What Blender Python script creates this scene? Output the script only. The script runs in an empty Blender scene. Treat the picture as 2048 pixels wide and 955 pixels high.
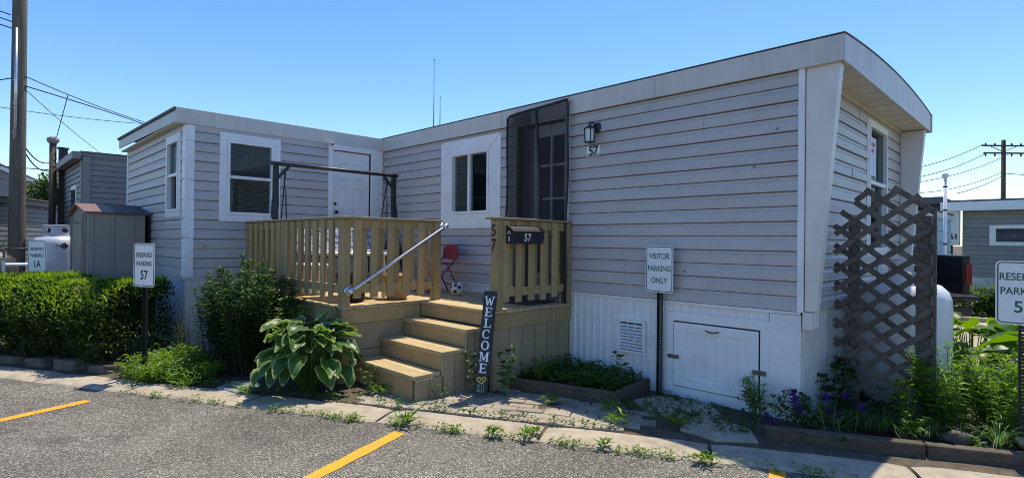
import bpy, math, random
import numpy as np
from mathutils import Vector, Matrix
random.seed(7)
RNG = np.random.default_rng(11)
S = bpy.context.scene
COL = S.collection
R = math.radians
# ------------------------------------------------------------------ camera
CAM_Z = 1.48
cam = bpy.data.cameras.new('camera'); co = bpy.data.objects.new('camera', cam); COL.objects.link(co)
_yaw, _pit, _rol = R(45.186), R(.246), R(.592)
_fw = Vector((-math.sin(_yaw)*math.cos(_pit), math.cos(_yaw)*math.cos(_pit), math.sin(_pit)))
_rt = Vector((math.cos(_yaw), math.sin(_yaw), 0)); _up = _rt.cross(_fw)
_r = _rt*math.cos(_rol)+_up*math.sin(_rol); _u = -_rt*math.sin(_rol)+_up*math.cos(_rol)
co.matrix_world = Matrix(((_r.x,_u.x,-_fw.x,0),(_r.y,_u.y,-_fw.y,0),(_r.z,_u.z,-_fw.z,CAM_Z),(0,0,0,1)))
cam.sensor_width = 36; cam.lens = 36*1105.5/2048; cam.clip_start = .05; cam.clip_end = 4000
S.camera = co
# ------------------------------------------------------------------ light
SUN = Vector((-.115, .365, 1)).normalized()
sun_el = math.asin(SUN.z); sun_az = math.atan2(SUN.x, SUN.y)
W = bpy.data.worlds.new('World'); S.world = W; W.use_nodes = True
wn = W.node_tree; wn.nodes.clear()
sky = wn.nodes.new('ShaderNodeTexSky'); sky.sky_type = 'NISHITA'; sky.sun_disc = False
sky.sun_elevation = sun_el; sky.sun_rotation = sun_az; sky.air_density = 1.0; sky.dust_density = .35; sky.ozone_density = 2.4; sky.altitude = 10
bg = wn.nodes.new('ShaderNodeBackground'); bg.inputs[1].default_value = .142
wo = wn.nodes.new('ShaderNodeOutputWorld')
hs_ = wn.nodes.new('ShaderNodeHueSaturation'); hs_.inputs['Saturation'].default_value = 1.28; hs_.inputs['Hue'].default_value = .508
wn.links.new(sky.outputs[0], hs_.inputs['Color']); wn.links.new(hs_.outputs[0], bg.inputs[0]); wn.links.new(bg.outputs[0], wo.inputs[0])
sl = bpy.data.lights.new('sun', 'SUN'); sl.energy = 4.0; sl.angle = R(.53); sl.color = (1, .91, .74)
so = bpy.data.objects.new('sun', sl); COL.objects.link(so)
so.rotation_euler = SUN.to_track_quat('Z', 'Y').to_euler(); so.location = (0, 0, 30)
S.view_settings.view_transform = 'Standard'; S.view_settings.look = 'None'
S.view_settings.gamma = 1; S.view_settings.exposure = 0.6; S.view_settings.use_curve_mapping = False
S.cycles.max_bounces = 8; S.cycles.transparent_max_bounces = 16; S.cycles.diffuse_bounces = 4
S.cycles.use_denoising = True; S.cycles.filter_width = 1.0
# ------------------------------------------------------------------ materials
def _node(t, k, **kw):
    n = t.nodes.new(k)
    for a, v in kw.items(): setattr(n, a, v)
    return n
def new_mat(name):
    m = bpy.data.materials.new(name); m.use_nodes = True; t = m.node_tree; t.nodes.clear()
    o = _node(t, 'ShaderNodeOutputMaterial'); return m, t, o
def mat(name, c, c2=None, scale=6, rough=.6, bump=0, bscale=60, metal=0, spec=.4, detail=4, stretch=None, lo=.35, hi=.65,
        spots=None, spot_scale=9, spot_lo=.0, spot_hi=.08, dirt=None, dirt_scale=1.2, island=None):
    m, t, o = new_mat(name); L = t.links.new
    b = _node(t, 'ShaderNodeBsdfPrincipled'); L(b.outputs[0], o.inputs[0])
    b.inputs['Roughness'].default_value = rough; b.inputs['Metallic'].default_value = metal
    b.inputs['Specular IOR Level'].default_value = spec
    tc = _node(t, 'ShaderNodeTexCoord'); vec = tc.outputs['Object']
    if stretch:
        mp = _node(t, 'ShaderNodeMapping'); mp.inputs['Scale'].default_value = stretch; L(vec, mp.inputs[0]); vec2 = mp.outputs[0]
    else: vec2 = vec
    src = None
    if c2 is not None:
        n = _node(t, 'ShaderNodeTexNoise'); n.inputs['Scale'].default_value = scale; n.inputs['Detail'].default_value = detail; n.inputs['Roughness'].default_value = .65
        L(vec2, n.inputs['Vector'])
        rp = _node(t, 'ShaderNodeValToRGB'); rp.color_ramp.elements[0].position = lo; rp.color_ramp.elements[1].position = hi
        rp.color_ramp.elements[0].color = (*c, 1); rp.color_ramp.elements[1].color = (*c2, 1)
        L(n.outputs['Fac'], rp.inputs[0]); src = rp.outputs[0]
    def mix(src, fac, colr):
        mx = _node(t, 'ShaderNodeMix', data_type='RGBA')
        if src is None: mx.inputs[6].default_value = (*c, 1)
        else: L(src, mx.inputs[6])
        mx.inputs[7].default_value = (*colr, 1); L(fac, mx.inputs[0]); return mx.outputs[2]
    if dirt is not None:
        n = _node(t, 'ShaderNodeTexNoise'); n.inputs['Scale'].default_value = dirt_scale; n.inputs['Detail'].default_value = 7; n.inputs['Roughness'].default_value = .7
        L(vec, n.inputs['Vector'])
        mr = _node(t, 'ShaderNodeMapRange'); mr.inputs[1].default_value = .5; mr.inputs[2].default_value = .75; mr.inputs[4].default_value = .7
        L(n.outputs['Fac'], mr.inputs[0]); src = mix(src, mr.outputs[0], dirt)
    if spots is not None:
        v = _node(t, 'ShaderNodeTexVoronoi'); v.inputs['Scale'].default_value = spot_scale; L(vec, v.inputs['Vector'])
        mr = _node(t, 'ShaderNodeMapRange'); mr.inputs[1].default_value = spot_lo; mr.inputs[2].default_value = spot_hi; mr.inputs[3].default_value = .8; mr.inputs[4].default_value = 0
        L(v.outputs['Distance'], mr.inputs[0]); src = mix(src, mr.outputs[0], spots)
    if island and src is not None:
        g = _node(t, 'ShaderNodeNewGeometry'); mr = _node(t, 'ShaderNodeMapRange'); mr.inputs[3].default_value = island[0]; mr.inputs[4].default_value = island[1]; L(g.outputs['Random Per Island'], mr.inputs[0])
        mx = _node(t, 'ShaderNodeMix', data_type='RGBA', blend_type='MULTIPLY'); mx.inputs[0].default_value = 1; L(src, mx.inputs[6]); L(mr.outputs[0], mx.inputs[7]); src = mx.outputs[2]
    if src is None: b.inputs['Base Color'].default_value = (*c, 1)
    else: L(src, b.inputs['Base Color'])
    if bump:
        n = _node(t, 'ShaderNodeTexNoise'); n.inputs['Scale'].default_value = bscale; n.inputs['Detail'].default_value = 5
        L(vec2, n.inputs['Vector'])
        bp = _node(t, 'ShaderNodeBump'); bp.inputs['Strength'].default_value = bump; bp.inputs['Distance'].default_value = .01
        L(n.outputs['Fac'], bp.inputs['Height']); L(bp.outputs[0], b.inputs['Normal'])
    return m
def leaf_mat(name, cols, trans=.35, rough=.45, spec=.35):
    m, t, o = new_mat(name); L = t.links.new
    g = _node(t, 'ShaderNodeNewGeometry')
    rp = _node(t, 'ShaderNodeValToRGB'); cr = rp.color_ramp
    while len(cr.elements) < len(cols): cr.elements.new(.5)
    for i, c in enumerate(cols):
        cr.elements[i].position = (i/(len(cols)-1) if len(cols) < 6 else (0, .3, .6, .9, .975, 1)[i]); cr.elements[i].color = (*c, 1)
    L(g.outputs['Random Per Island'], rp.inputs[0])
    b = _node(t, 'ShaderNodeBsdfPrincipled'); b.inputs['Roughness'].default_value = rough; b.inputs['Specular IOR Level'].default_value = spec
    L(rp.outputs[0], b.inputs['Base Color'])
    tr = _node(t, 'ShaderNodeBsdfTranslucent')
    hs = _node(t, 'ShaderNodeHueSaturation'); hs.inputs['Hue'].default_value = .48; hs.inputs['Saturation'].default_value = 1.15; hs.inputs['Value'].default_value = 1.7
    L(rp.outputs[0], hs.inputs['Color']); L(hs.outputs[0], tr.inputs[0])
    mx = _node(t, 'ShaderNodeMixShader'); mx.inputs[0].default_value = trans
    L(b.outputs[0], mx.inputs[1]); L(tr.outputs[0], mx.inputs[2]); L(mx.outputs[0], o.inputs[0])
    return m
def glass_mat(name, tint=(.75, .8, .82), ior=1.5, dark=0):
    m, t, o = new_mat(name); L = t.links.new
    fr = _node(t, 'ShaderNodeFresnel'); fr.inputs[0].default_value = ior
    tr = _node(t, 'ShaderNodeBsdfTransparent'); tr.inputs[0].default_value = (*tint, 1)
    gl = _node(t, 'ShaderNodeBsdfGlossy'); gl.inputs['Roughness'].default_value = .02
    mx = _node(t, 'ShaderNodeMixShader'); ge = _node(t, 'ShaderNodeNewGeometry'); mu = _node(t, 'ShaderNodeMath', operation='SUBTRACT', use_clamp=True); L(fr.outputs[0], mu.inputs[0]); L(ge.outputs['Backfacing'], mu.inputs[1]); L(mu.outputs[0], mx.inputs[0]); L(tr.outputs[0], mx.inputs[1]); L(gl.outputs[0], mx.inputs[2])
    L(mx.outputs[0], o.inputs[0]); return m
def net_mat(name, c, fac):
    m, t, o = new_mat(name); L = t.links.new
    tr = _node(t, 'ShaderNodeBsdfTransparent'); b = _node(t, 'ShaderNodeBsdfDiffuse'); b.inputs[0].default_value = (*c, 1)
    mx = _node(t, 'ShaderNodeMixShader'); mx.inputs[0].default_value = fac
    L(tr.outputs[0], mx.inputs[1]); L(b.outputs[0], mx.inputs[2]); L(mx.outputs[0], o.inputs[0]); return m
def asphalt_mat():
    m, t, o = new_mat('asphalt'); L = t.links.new
    b = _node(t, 'ShaderNodeBsdfPrincipled'); L(b.outputs[0], o.inputs[0]); b.inputs['Roughness'].default_value = .85; b.inputs['Specular IOR Level'].default_value = .3
    tc = _node(t, 'ShaderNodeTexCoord')
    v = _node(t, 'ShaderNodeTexVoronoi'); v.inputs['Scale'].default_value = 140; L(tc.outputs['Object'], v.inputs['Vector'])
    bw = _node(t, 'ShaderNodeSeparateColor'); L(v.outputs['Color'], bw.inputs[0])
    rp = _node(t, 'ShaderNodeValToRGB'); cr = rp.color_ramp
    for p, c in ((0, (.045, .042, .036)), (.4, (.09, .083, .07)), (.75, (.16, .147, .122)), (.92, (.27, .25, .205))):
        e = cr.elements.new(p) if p not in (0,) else cr.elements[0]; e.position = p; e.color = (*c, 1)
    cr.elements[-1].position = 1; cr.elements[-1].color = (.42, .40, .36, 1)
    L(bw.outputs[0], rp.inputs[0])
    n = _node(t, 'ShaderNodeTexNoise'); n.inputs['Scale'].default_value = .9; n.inputs['Detail'].default_value = 8; n.inputs['Roughness'].default_value = .62; L(tc.outputs['Object'], n.inputs['Vector'])
    mr = _node(t, 'ShaderNodeMapRange'); mr.inputs[1].default_value = .32; mr.inputs[2].default_value = .7; mr.inputs[3].default_value = .62; mr.inputs[4].default_value = 1.45; L(n.outputs['Fac'], mr.inputs[0])
    mx = _node(t, 'ShaderNodeMix', data_type='RGBA', blend_type='MULTIPLY'); mx.inputs[0].default_value = 1
    L(rp.outputs[0], mx.inputs[6]); L(mr.outputs[0], mx.inputs[7])
    # worn paler dusty patches
    n2 = _node(t, 'ShaderNodeTexNoise'); n2.inputs['Scale'].default_value = .55; n2.inputs['Detail'].default_value = 6; n2.inputs['Distortion'].default_value = 1.2; L(tc.outputs['Object'], n2.inputs['Vector'])
    m2 = _node(t, 'ShaderNodeMapRange'); m2.inputs[1].default_value = .55; m2.inputs[2].default_value = .72; m2.inputs[4].default_value = .5; L(n2.outputs['Fac'], m2.inputs[0])
    mx2 = _node(t, 'ShaderNodeMix', data_type='RGBA'); L(m2.outputs[0], mx2.inputs[0]); L(mx.outputs[2], mx2.inputs[6]); mx2.inputs[7].default_value = (.19, .172, .14, 1)
    n3 = _node(t, 'ShaderNodeTexNoise'); n3.inputs['Scale'].default_value = 2.2; n3.inputs['Detail'].default_value = 6; L(tc.outputs['Object'], n3.inputs['Vector'])
    ad = _node(t, 'ShaderNodeMix', data_type='RGBA', blend_type='ADD'); ad.inputs[0].default_value = .55; L(tc.outputs['Object'], ad.inputs[6]); L(n3.outputs['Color'], ad.inputs[7])
    ve = _node(t, 'ShaderNodeTexVoronoi', feature='DISTANCE_TO_EDGE'); ve.inputs['Scale'].default_value = .42; L(ad.outputs[2], ve.inputs['Vector'])
    m3 = _node(t, 'ShaderNodeMapRange'); m3.inputs[1].default_value = .0; m3.inputs[2].default_value = .006; m3.inputs[3].default_value = .4; m3.inputs[4].default_value = 0; L(ve.outputs['Distance'], m3.inputs[0])
    mx3 = _node(t, 'ShaderNodeMix', data_type='RGBA'); L(m3.outputs[0], mx3.inputs[0]); L(mx2.outputs[2], mx3.inputs[6]); mx3.inputs[7].default_value = (.03, .028, .024, 1)
    n4 = _node(t, 'ShaderNodeTexNoise'); n4.inputs['Scale'].default_value = 1.15; n4.inputs['Detail'].default_value = 3; n4.inputs['Distortion'].default_value = .6; L(tc.outputs['Object'], n4.inputs['Vector'])
    m4 = _node(t, 'ShaderNodeMapRange'); m4.inputs[1].default_value = .6; m4.inputs[2].default_value = .72; m4.inputs[4].default_value = .5; L(n4.outputs['Fac'], m4.inputs[0])
    mx4 = _node(t, 'ShaderNodeMix', data_type='RGBA'); L(m4.outputs[0], mx4.inputs[0]); L(mx3.outputs[2], mx4.inputs[6]); mx4.inputs[7].default_value = (.045, .043, .042, 1)
    L(mx4.outputs[2], b.inputs['Base Color'])
    bp = _node(t, 'ShaderNodeBump'); bp.inputs['Strength'].default_value = .4; bp.inputs['Distance'].default_value = .006
    L(v.outputs['Distance'], bp.inputs['Height']); bp.invert = True; L(bp.outputs[0], b.inputs['Normal'])
    return m
M = {}
M['asphalt'] = asphalt_mat()
M['yellow'] = mat('yellow_paint', (.74, .335, .012), (.58, .27, .02), 30, .7, bump=.5, bscale=90, lo=.4, hi=.8, spots=(.13, .115, .085), spot_scale=42, spot_hi=.26, dirt=(.26, .18, .07), dirt_scale=7)
M['concrete'] = mat('old_concrete', (.29, .245, .18), (.41, .355, .27), 7, .9, bump=.5, bscale=45, detail=8, spots=(.2, .18, .15), spot_scale=26, spot_hi=.12, dirt=(.2, .165, .115), dirt_scale=2.2)
M['slab'] = mat('flagstone', (.20, .23, .24), (.27, .29, .29), 5, .8, bump=.3)
M['brick'] = mat('paver', (.26, .22, .165), (.37, .32, .245), 4.5, .9, bump=.5, bscale=70, detail=8, spots=(.19, .18, .16), spot_scale=40, spot_hi=.15, dirt=(.2, .18, .13), dirt_scale=3, island=(0.78, 1.15))
M['soil'] = mat('soil', (.055, .042, .028), (.12, .095, .065), 14, .95, bump=.8, bscale=40, detail=8)
M['lawn'] = mat('lawn', (.06, .11, .02), (.11, .17, .035), 9, .9, bump=.6, bscale=60)
M['terrain'] = mat('terrain', (.16, .15, .12), (.1, .12, .06), 1.3, .95, bump=.3)
M['siding'] = mat('vinyl_siding', (.475, .447, .43), (.515, .485, .465), 2.2, .42, spec=.4, spots=(.10, .09, .10), spot_scale=3.6, spot_lo=.025, spot_hi=.075, dirt=(.37, .335, .31), dirt_scale=1.1, island=(0.965, 1.03))
M['siding_taupe'] = mat('taupe_siding', (.23, .205, .185), (.26, .23, .21), 2, .5, island=(0.93, 1.05))
M['siding_slate'] = mat('slate_siding', (.11, .12, .14), (.14, .15, .165), 2, .5, island=(0.9, 1.08))
M['siding_grey'] = mat('grey_siding', (.24, .235, .235), (.27, .265, .26), 2, .5, island=(0.93, 1.05))
M['fascia'] = mat('aged_fascia', (.56, .53, .475), (.62, .59, .54), 3, .45, stretch=(3, 3, .5), dirt=(.40, .365, .30), dirt_scale=1.0)
M['white'] = mat('white_vinyl', (.82, .82, .81), (.77, .77, .76), 3, .38, dirt=(.62, .60, .56), dirt_scale=2.2)
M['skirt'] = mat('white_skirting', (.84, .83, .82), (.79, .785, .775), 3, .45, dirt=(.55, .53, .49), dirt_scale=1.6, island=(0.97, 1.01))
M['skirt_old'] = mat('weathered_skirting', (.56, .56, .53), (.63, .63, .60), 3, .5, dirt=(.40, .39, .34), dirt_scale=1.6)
M['fin'] = mat('aged_panel', (.66, .64, .59), (.72, .70, .66), 2.5, .45, dirt=(.55, .51, .44), dirt_scale=1.3)
M['soffit'] = mat('soffit', (.62, .57, .46), (.66, .61, .5), 3, .5, dirt=(.5, .43, .3), dirt_scale=2)
M['roof'] = mat('roof_membrane', (.1, .1, .1), (.15, .15, .15), 4, .8)
M['shingle'] = mat('shingles', (.16, .155, .15), (.22, .21, .2), 30, .9, bump=.5)
M['deck'] = mat('tan_deck_paint', (.44, .315, .15), (.36, .255, .115), 5, .62, bump=.3, bscale=25, stretch=(5, 5, .5), detail=7, dirt=(.30, .2, .09), dirt_scale=2.6, spots=(.15, .1, .05), spot_scale=7, spot_lo=.03, spot_hi=.075, island=(0.82, 1.1))
M['tread'] = mat('worn_tan_boards', (.56, .425, .22), (.40, .295, .145), 9, .65, bump=.3, bscale=30, stretch=(.25, 3, 3), detail=7, dirt=(.32, .24, .14), dirt_scale=3, island=(0.8, 1.12))
M['deckside'] = mat('faded_deck_panel', (.37, .29, .17), (.32, .25, .145), 4, .7, bump=.25, bscale=30, detail=7, dirt=(.25, .2, .14), dirt_scale=2.2, island=(0.88, 1.08))
M['timber'] = mat('old_timber', (.065, .05, .034), (.125, .098, .068), 6, .85, bump=.6, bscale=30, stretch=(.4, 4, 4), detail=8, island=(0.8, 1.2))
M['lattice'] = mat('weathered_lattice', (.075, .064, .053), (.15, .13, .11), 9, .9, bump=.6, bscale=40, detail=8, island=(0.7, 1.3))
M['black'] = mat('black_metal', (.018, .018, .02), rough=.45)
M['bronze'] = mat('dark_bronze', (.035, .033, .034), (.05, .046, .045), 20, .45, metal=.3)
M['blackpaint'] = mat('black_board', (.02, .021, .023), (.032, .033, .035), 12, .6, bump=.2)
M['gloss_black'] = mat('car_black', (.010, .010, .011), rough=.38, spec=.35)
M['rubber'] = mat('rubber', (.02, .02, .02), rough=.8)
M['galv'] = mat('galvanised', (.62, .63, .64), (.72, .73, .74), 14, .32, metal=.85)
M['chrome'] = mat('hardware', (.55, .56, .57), rough=.3, metal=.9)
M['rustmetal'] = mat('rusty_hardware', (.14, .1, .08), (.25, .21, .18), 30, .5, metal=.5)
M['signwhite'] = mat('sign_white', (.80, .81, .80), (.76, .77, .76), 4, .4)
M['signgreen'] = mat('sign_green', (.012, .12, .085), rough=.4)
M['ink'] = mat('black_lettering', (.015, .017, .02), rough=.5)
M['paintwhite'] = mat('white_lettering', (.78, .82, .84), (.68, .72, .75), 25, .6)
M['post'] = mat('sign_post', (.018, .025, .022), rough=.55)
M['tank'] = mat('tank_white', (.70, .72, .72), (.64, .66, .67), 2, .32, dirt=(.55, .55, .52), dirt_scale=2.5)
M['tank_shaded'] = mat('tank_shaded', (.46, .48, .51), (.40, .42, .46), 2, .45)  # darker copy of the white tank: shade on the left tank, put into its colour
M['capgrey'] = mat('mast_cap', (.26, .23, .22), rough=.6)
M['red'] = mat('red_enamel', (.36, .03, .028), (.3, .025, .025), 5, .4)
M['redtail'] = mat('tail_lamp', (.16, .008, .01), rough=.15)
M['rock'] = mat('rock', (.085, .066, .05), (.19, .155, .12), 6, .9, bump=.8, bscale=18, detail=8)
M['rocktan'] = mat('tan_rock', (.3, .22, .14), (.42, .34, .24), 6, .9, bump=.8, bscale=18, detail=8)
M['bark'] = mat('weathered_pole', (.11, .085, .062), (.2, .165, .125), 7, .95, bump=.7, bscale=20, stretch=(5, 5, .35), detail=8)
M['stem'] = mat('stem', (.10, .14, .04), rough=.6)
M['stem_dark'] = mat('woody_stem', (.06, .045, .03), rough=.8)
M['glass'] = glass_mat('window_glass')
M['glass_sheet'] = glass_mat('loose_glass', (.82, .9, .87), 1.55)
M['lampglass'] = mat('frosted_glass', (.62, .66, .66), rough=.25)
M['dark'] = mat('dark_interior', (.022, .024, .027), rough=.9)
M['blind'] = mat('blind', (.38, .365, .34), rough=.6)
M['blind_pale'] = mat('pale_blind', (.34, .325, .31), rough=.6)
M['curtain'] = mat('curtain', (.11, .11, .12), (.2, .2, .21), 3, .8)
M['net'] = net_mat('black_net', (.045, .045, .05), .6)
M['net_fold'] = net_mat('gathered_net', (.035, .035, .04), .8)
M['shed'] = mat('shed_steel', (.27, .24, .205), (.31, .275, .235), 2.5, .5, dirt=(.22, .185, .15), dirt_scale=1.5)
M['shedroof'] = mat('shed_roof', (.15, .085, .062), (.21, .115, .08), 3, .55)
M['sheddark'] = mat('shed_roof_dark', (.07, .065, .06), (.1, .09, .08), 3, .7)
M['paleblue'] = mat('pale_blue_siding', (.50, .62, .66), rough=.5)
M['tarp'] = mat('black_tarp', (.03, .03, .032), (.05, .05, .052), 5, .5, bump=.5, bscale=6)
M['cable'] = mat('cable', (.035, .035, .04), rough=.6)
M['pvc'] = mat('pvc', (.76, .77, .78), rough=.4)
M['ball'] = mat('ball_white', (.72, .71, .66), rough=.5)
M['ballblack'] = mat('ball_black', (.03, .03, .03), rough=.5)
M['mat_brown'] = mat('door_mat', (.035, .028, .022), (.055, .045, .035), 60, .95, bump=.6)
M['terracotta'] = mat('tan_pot', (.42, .30, .17), rough=.6)
M['cushion'] = mat('cushion', (.7, .7, .7), (.16, .2, .3), 16, .9, lo=.48, hi=.52)
M['sunflower'] = mat('yellow_petal', (.62, .42, .06), rough=.6)
M['plantpaint'] = mat('pale_green_paint', (.25, .32, .18), rough=.6)
M['paper'] = mat('paper', (.62, .68, .8), rough=.6)
M['paperred'] = mat('paper_red', (.5, .12, .14), rough=.6)
M['logo'] = mat('logo_dark', (.05, .015, .02), rough=.5)
M['hedge'] = leaf_mat('yew_leaves', [(.009, .024, .006), (.016, .042, .009), (.034, .08, .012), (.075, .145, .018), (.08, .15, .02), (.13, .075, .03)], .4)
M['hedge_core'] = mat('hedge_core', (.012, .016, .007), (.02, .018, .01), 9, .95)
M['lilyleaf'] = leaf_mat('lily_leaves', [(.045, .12, .016), (.09, .20, .025), (.17, .29, .04)], .5)
M['shrubleaf'] = leaf_mat('shrub_leaves', [(.014, .045, .010), (.028, .075, .016), (.06, .12, .03)], .34)
M['weed'] = leaf_mat('weed_leaves', [(.06, .14, .015), (.10, .20, .02), (.16, .26, .035)], .42)
M['weed_dark'] = leaf_mat('ground_leaves', [(.025, .075, .012), (.05, .12, .02), (.09, .18, .03)], .4)
M['hosta'] = leaf_mat('hosta_green', [(.035, .10, .02), (.06, .15, .028), (.10, .20, .04)], .4, .4, .45)
M['hosta_edge'] = leaf_mat('hosta_margin', [(.22, .29, .10), (.33, .39, .17)], .3, .4)
M['hosta_plain'] = leaf_mat('plain_hosta', [(.06, .15, .022), (.11, .22, .03), (.17, .28, .045)], .45, .4)
M['blade'] = leaf_mat('grass_blade', [(.05, .12, .03), (.08, .17, .04), (.13, .22, .06)], .35)
M['clematis'] = leaf_mat('purple_petal', [(.035, .01, .08), (.06, .018, .13), (.1, .03, .2)], .3)
M['tree'] = leaf_mat('tree_leaves', [(.03, .07, .012), (.06, .12, .02), (.1, .17, .03)], .35)
M['dry'] = leaf_mat('dry_leaf', [(.2, .12, .05), (.3, .2, .09), (.12, .07, .03)], .2)
# ------------------------------------------------------------------ helpers
def root_loc(o):
    v = Vector((0, 0, 0))
    while o is not None:
        v = v + o.location; o = o.parent
    return v
def tag(o, label=None, cat=None, group=None, kind=None):
    if label: o['label'] = label
    if cat: o['category'] = cat
    if group: o['group'] = group
    if kind: o['kind'] = kind
    return o
def thing(name, label, cat, loc=(0, 0, 0), group=None, rotz=0):
    o = bpy.data.objects.new(name, None); COL.objects.link(o); o.location = loc; o.rotation_euler = (0, 0, rotz)
    o.empty_display_size = .2
    return tag(o, label, cat, group)
class MB:
    def __init__(s): s.v = []; s.f = []; s.m = []; s.sm = []
    def add(s, vs, fs, mi=0, smooth=False):
        b = len(s.v); s.v += [tuple(p) for p in vs]
        for f in fs: s.f.append(tuple(b+i for i in f)); s.m.append(mi); s.sm.append(smooth)
        return s
    def box(s, x0, x1, y0, y1, z0, z1, mi=0):
        vs = [(x, y, z) for x in (x0, x1) for y in (y0, y1) for z in (z0, z1)]
        return s.add(vs, [(0, 1, 3, 2), (4, 6, 7, 5), (0, 4, 5, 1), (2, 3, 7, 6), (0, 2, 6, 4), (1, 5, 7, 3)], mi)
    def obox(s, c, ax, ay, az, hx, hy, hz, mi=0):
        c = Vector(c); ax = Vector(ax).normalized()*hx; ay = Vector(ay).normalized()*hy; az = Vector(az).normalized()*hz
        vs = [c+ax*i+ay*j+az*k for i in (-1, 1) for j in (-1, 1) for k in (-1, 1)]
        return s.add(vs, [(0, 1, 3, 2), (4, 6, 7, 5), (0, 4, 5, 1), (2, 3, 7, 6), (0, 2, 6, 4), (1, 5, 7, 3)], mi)
    def beam(s, a, b, w, h, up=(0, 0, 1), mi=0):
        a = Vector(a); b = Vector(b); d = (b-a); L = d.length; d.normalize(); sx = d.cross(Vector(up)).normalized(); uz = sx.cross(d)
        return s.obox((a+b)/2, d, sx, uz, L/2, w/2, h/2, mi)
    def prism(s, poly, n, t, mi=0):
        """poly: 3D points of a flat outline; extruded by t along n"""
        n = Vector(n).normalized()*t; k = len(poly); a = [Vector(p) for p in poly]; b = [p+n for p in a]
        fs = [tuple(range(k-1, -1, -1)), tuple(range(k, 2*k))]+[(i, (i+1) % k, k+(i+1) % k, k+i) for i in range(k)]
        return s.add(a+b, fs, mi)
    def tube(s, pts, r, n=8, mi=0, cap=True, smooth=True):
        pts = [Vector(p) for p in pts]; k = len(pts); rs = r if hasattr(r, '__len__') else [r]*k; vs = []; last = None
        for i, p in enumerate(pts):
            d = (pts[min(i+1, k-1)]-pts[max(i-1, 0)]).normalized()
            a = last if last is not None else (Vector((0, 0, 1)) if abs(d.z) < .9 else Vector((1, 0, 0)))
            a = (a-d*a.dot(d)).normalized(); last = a; b = d.cross(a)
            for j in range(n):
                t = 2*math.pi*j/n; vs.append(p+(a*math.cos(t)+b*math.sin(t))*rs[i])
        fs = [(i*n+j, i*n+(j+1) % n, (i+1)*n+(j+1) % n, (i+1)*n+j) for i in range(k-1) for j in range(n)]
        s.add(vs, fs, mi, smooth)
        if cap: 
            base = len(s.v)-len(vs)
            s.f.append(tuple(base+j for j in range(n-1, -1, -1))); s.m.append(mi); s.sm.append(False)
            s.f.append(tuple(base+(k-1)*n+j for j in range(n))); s.m.append(mi); s.sm.append(False)
        return s
    def lathe(s, c, prof, n=24, mi=0, smooth=True):
        c = Vector(c); vs = []; k = len(prof)
        for r, z in prof:
            for j in range(n):
                t = 2*math.pi*j/n; vs.append(c+Vector((r*math.cos(t), r*math.sin(t), z)))
        fs = [(i*n+j, i*n+(j+1) % n, (i+1)*n+(j+1) % n, (i+1)*n+j) for i in range(k-1) for j in range(n)]
        return s.add(vs, fs, mi, smooth)
    def build(s, name, mats, parent=None, bevel=0, world=True):
        if not isinstance(mats, (list, tuple)): mats = [mats]
        off = root_loc(parent) if (parent is not None and world) else Vector((0, 0, 0))
        me = bpy.data.meshes.new(name)
        me.from_pydata([(p[0]-off.x, p[1]-off.y, p[2]-off.z) for p in s.v], [], s.f)
        for m in mats: me.materials.append(m)
        me.polygons.foreach_set('material_index', s.m); me.polygons.foreach_set('use_smooth', s.sm); me.update()
        o = bpy.data.objects.new(name, me); COL.objects.link(o)
        if parent is not None: o.parent = parent
        if bevel:
            b = o.modifiers.new('bevel', 'BEVEL'); b.width = bevel; b.segments = 2; b.limit_method = 'ANGLE'; b.angle_limit = R(40)
        return o
def build_np(name, V, F, mats, parent=None, mi=None, world=True, nper=3):
    """V (n,3), F (m,nper)"""
    if not isinstance(mats, (list, tuple)): mats = [mats]
    off = np.array(root_loc(parent)) if (parent is not None and world) else np.zeros(3)
    me = bpy.data.meshes.new(name); nv, nf = len(V), len(F)
    me.vertices.add(nv); me.vertices.foreach_set('co', (V-off).astype(np.float32).ravel())
    me.loops.add(nf*nper); me.loops.foreach_set('vertex_index', F.astype(np.int32).ravel())
    me.polygons.add(nf); me.polygons.foreach_set('loop_start', np.arange(0, nf*nper, nper, dtype=np.int32))
    for m in mats: me.materials.append(m)
    if mi is not None: me.polygons.foreach_set('material_index', np.asarray(mi, dtype=np.int32))
    me.update(calc_edges=True); me.validate()
    o = bpy.data.objects.new(name, me); COL.objects.link(o)
    if parent is not None: o.parent = parent
    return o
def unit(a): return a/np.maximum(np.linalg.norm(a, axis=-1, keepdims=True), 1e-9)
def leaves_np(P, D, L, Wd, fold=.25, droop=.25, up=None):
    """rhombic folded leaves: base P, direction D, length L, width Wd -> V, F (4 tris each)"""
    n = len(P); D = unit(D); L = np.broadcast_to(L, n)[:, None]; Wd = np.broadcast_to(Wd, n)[:, None]
    if up is None: up = np.tile([0, 0, 1.], (n, 1))+RNG.normal(0, .35, (n, 3))
    Sd = unit(np.cross(D, up)); N = unit(np.cross(Sd, D))
    mid = P+D*L*.48+N*L*.03; tip = P+D*L-N*L*droop
    lf = mid+Sd*Wd*.5+N*Wd*fold; rt = mid-Sd*Wd*.5+N*Wd*fold
    V = np.stack([P, lf, mid, rt, tip], 1).reshape(-1, 3)
    b = (np.arange(n)*5)[:, None, None]
    F = (np.array([[0, 2, 1], [0, 3, 2], [1, 2, 4], [2, 3, 4]])[None]+b).reshape(-1, 3)
    return V, F
class Leafy:
    def __init__(s): s.P = []; s.D = []; s.L = []; s.W = []
    def add(s, p, d, l, w): s.P.append(tuple(p)); s.D.append(tuple(d)); s.L.append(l); s.W.append(w)
    def build(s, name, m, parent=None, fold=.25, droop=.25):
        V, F = leaves_np(np.array(s.P), np.array(s.D), np.array(s.L), np.array(s.W), fold, droop)
        return build_np(name, V, F, m, parent)
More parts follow.
